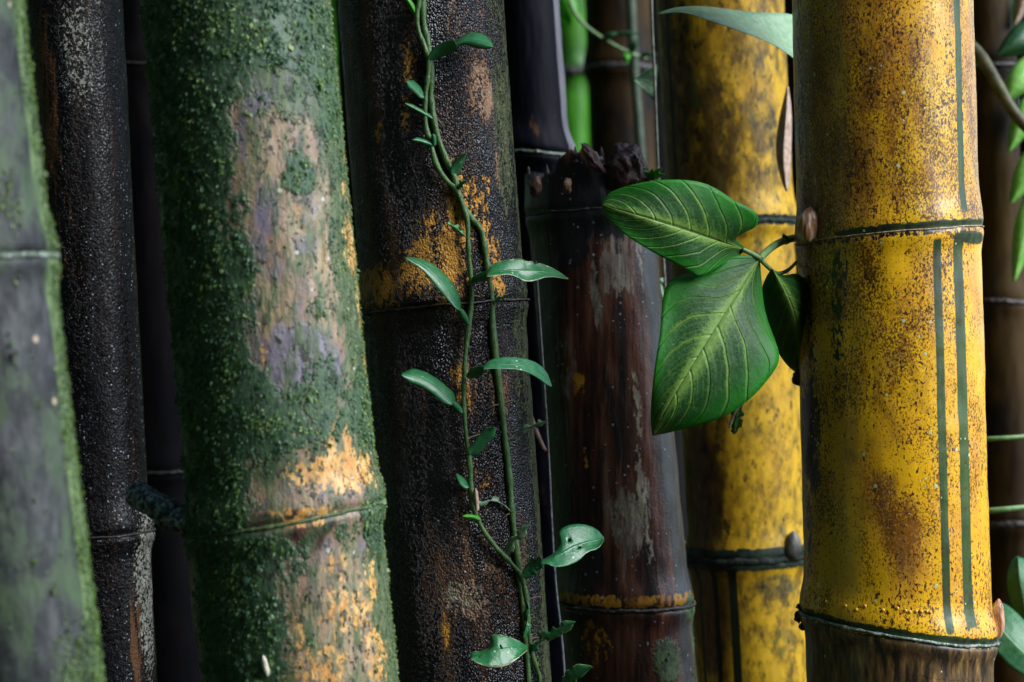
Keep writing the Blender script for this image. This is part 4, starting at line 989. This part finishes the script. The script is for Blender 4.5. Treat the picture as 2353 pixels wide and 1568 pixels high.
l2 = thing('thin_liana', (float(P(1420, 0, 1.8)[0]), 1.8, 0), 'broader dull green upright stem, blurred, left of the thin grey liana', 'vine')
tube('stem', l2, [P(1420, -900, 1.8), P(1448, 0, 1.8), P(1456, 150, 1.8), P(1472, 340, 1.8), P(1490, 700, 1.8), np.array((P(1420, 0, 1.8)[0] + .02, 1.8, 0))], .0045, flat_mat('dull_stem', [(.3, (.03, .05, .03)), (.7, (.08, .12, .07))], 80), 8)
# little plantlet on the stump, hanging scrap, sheaths, twig and thread
pl = thing('seedling', tuple(P(1490, 415, 1.262)), 'tiny bright green seedling sprouting on top of the broken stump', 'plant')
for (x2, y2) in ((1478, 392), (1500, 388), (1522, 386), (1528, 402), (1508, 404)):
    sleaf('leaf', pl, [(1495, 412, 1.262), ((1495 + x2) / 2, (412 + y2) / 2 - 4, 1.258), (x2, y2, 1.255)], 6, M_vlime, 'ovate', N=14)
sc_ = thing('leaf_scrap', tuple(P(1690, 960, 1.2)), 'small torn green scrap dangling below the arrow-shaped leaf', 'leaf')
sleaf('leaf', sc_, [(1700, 935, 1.19), (1692, 960, 1.19), (1688, 998, 1.19)], 15, M_arum, 'strap', chew=.4, seed=4)
sleaf('stalk', sc_, [(1706, 930, 1.19), (1690, 945, 1.19), (1676, 985, 1.19)], 4, M_dry, 'strap')
sh = thing('culm_sheath', tuple(P(460, 1600, 1.16)), 'dry brown culm sheath edge left of the mossy culm, near the bottom', 'sheath', 'dry culm sheaths')
leaf('sheath', sh, [(452, 1240, 1.12), (470, 1400, 1.12), (490, 1500, 1.12), (510, 1640, 1.12)], [(440, 1262), (434, 1300), (440, 1420), (458, 1520), (478, 1640)], [(462, 1240), (500, 1400), (520, 1500), (540, 1640)], M_dry, (.012, -.01), .0, 30, 5)
sh2 = thing('culm_sheath', tuple(P(1800, 400, 1.4)), 'pale dry culm sheath strip between the yellow culm and the golden culm', 'sheath', 'dry culm sheaths')
leaf('sheath', sh2, [(1810, 200, 1.36), (1806, 280, 1.352), (1798, 360, 1.35), (1808, 440, 1.352)], [(1808, 200), (1790, 270), (1780, 350), (1796, 420), (1806, 440)], [(1812, 200), (1820, 260), (1818, 350), (1815, 420), (1809, 440)], M_dry, (.01, .01), .0, 30, 5)
tw = thing('broken_twig', tuple(P(1250, 1040, 1.24)), 'short brown broken twig poking out behind the vine culm', 'twig')
tube('twig', tw, [P(1195, 905, 1.28), P(1215, 945, 1.265), P(1235, 1000, 1.25), P(1252, 1036, 1.24)], [.0014, .0016, .0015, .0013], flat_mat('twig_bark', [(.3, (.10, .05, .04)), (.7, (.35, .22, .18))], 150), 8)
thd = thing('hanging_thread', tuple(P(1300, 1568, 1.26)), 'pale thin aerial root hanging in the gap left of the stump', 'root')
tube('root', thd, [P(1232, 600, 1.27), P(1243, 760, 1.26), P(1262, 1050, 1.26), P(1268, 1200, 1.255), P(1277, 1350, 1.25), P(1292, 1470, 1.25), P(1300, 1600, 1.25), P(1310, 2000, 1.25)], [.0004, .0005, .0007, .0010], flat_mat('root_skin', [(.3, (.12, .13, .16)), (.7, (.42, .42, .46))], 300), 8)
gr = thing('seed_husk', tuple(P(612, 1530, .985)), 'small cream seed husk lying in the moss near the bottom', 'seed')
pg, ng = on(mossy, 612, 1530, .0015)
lump('husk', gr, pg, (.0016, .0014, .0052), flat_mat('cream_husk', [(.3, (.45, .40, .28)), (.7, (.75, .7, .55))], 200), 1, .1, (-.25, 0, 1), 3)

# ------------------------------------------------------------------ undergrowth behind; unseen ring at left and rear added to block light
def undergrowth():
    g = np.random.default_rng(5)
    n = 36000
    th = g.uniform(math.radians(-28), math.radians(224), n)      # from behind right, round the back and the left side to behind the viewer
    Z = g.random(n) ** .9 * 5.0
    R = (2.1 + 1.3 * g.random(n)) * (1 - .12 * np.clip((Z - 2.5) / 3.5, 0, 1) ** 1.5)
    X = -R * np.sin(th) * 1.0; Y = 1.1 + R * np.cos(th) * 1.0
    L = g.uniform(.08, .28, n); W = L * g.uniform(.15, .4, n)
    d = np.stack([g.normal(0, .6, n), g.normal(-.3, .4, n), g.normal(-.5, .4, n)], -1); d /= np.linalg.norm(d, axis=1, keepdims=True)
    w = np.cross(d, g.normal(0, 1, (n, 3))); w /= np.linalg.norm(w, axis=1, keepdims=True)
    b = np.stack([X, Y, Z], -1)
    V = np.stack([b, b + d * (L * .45)[:, None] + w * W[:, None], b + d * (L * .45)[:, None] - w * W[:, None], b + d * L[:, None]], 1).reshape(-1, 3)
    i0 = np.arange(n)[:, None, None] * 4
    F = (i0 + np.array([[0, 1, 2], [1, 3, 2]])[None]).reshape(-1, 3)
    C = np.array([(.02, .08, .02)]) * g.uniform(.6, 2.0, n)[:, None] * np.array([(1, 1, 1)]) + np.array([(.04, .05, 0)]) * g.random(n)[:, None]
    o = mesh('undergrowth', V, F, M_moss, None, attrs={'Col': np.repeat(C, 4, 0)}, smooth=False)
    tag(o, 'mass of dark green forest leaves behind the bamboo clump, with an unseen ring around the viewer added to block light', 'undergrowth', None, 'stuff')
undergrowth()
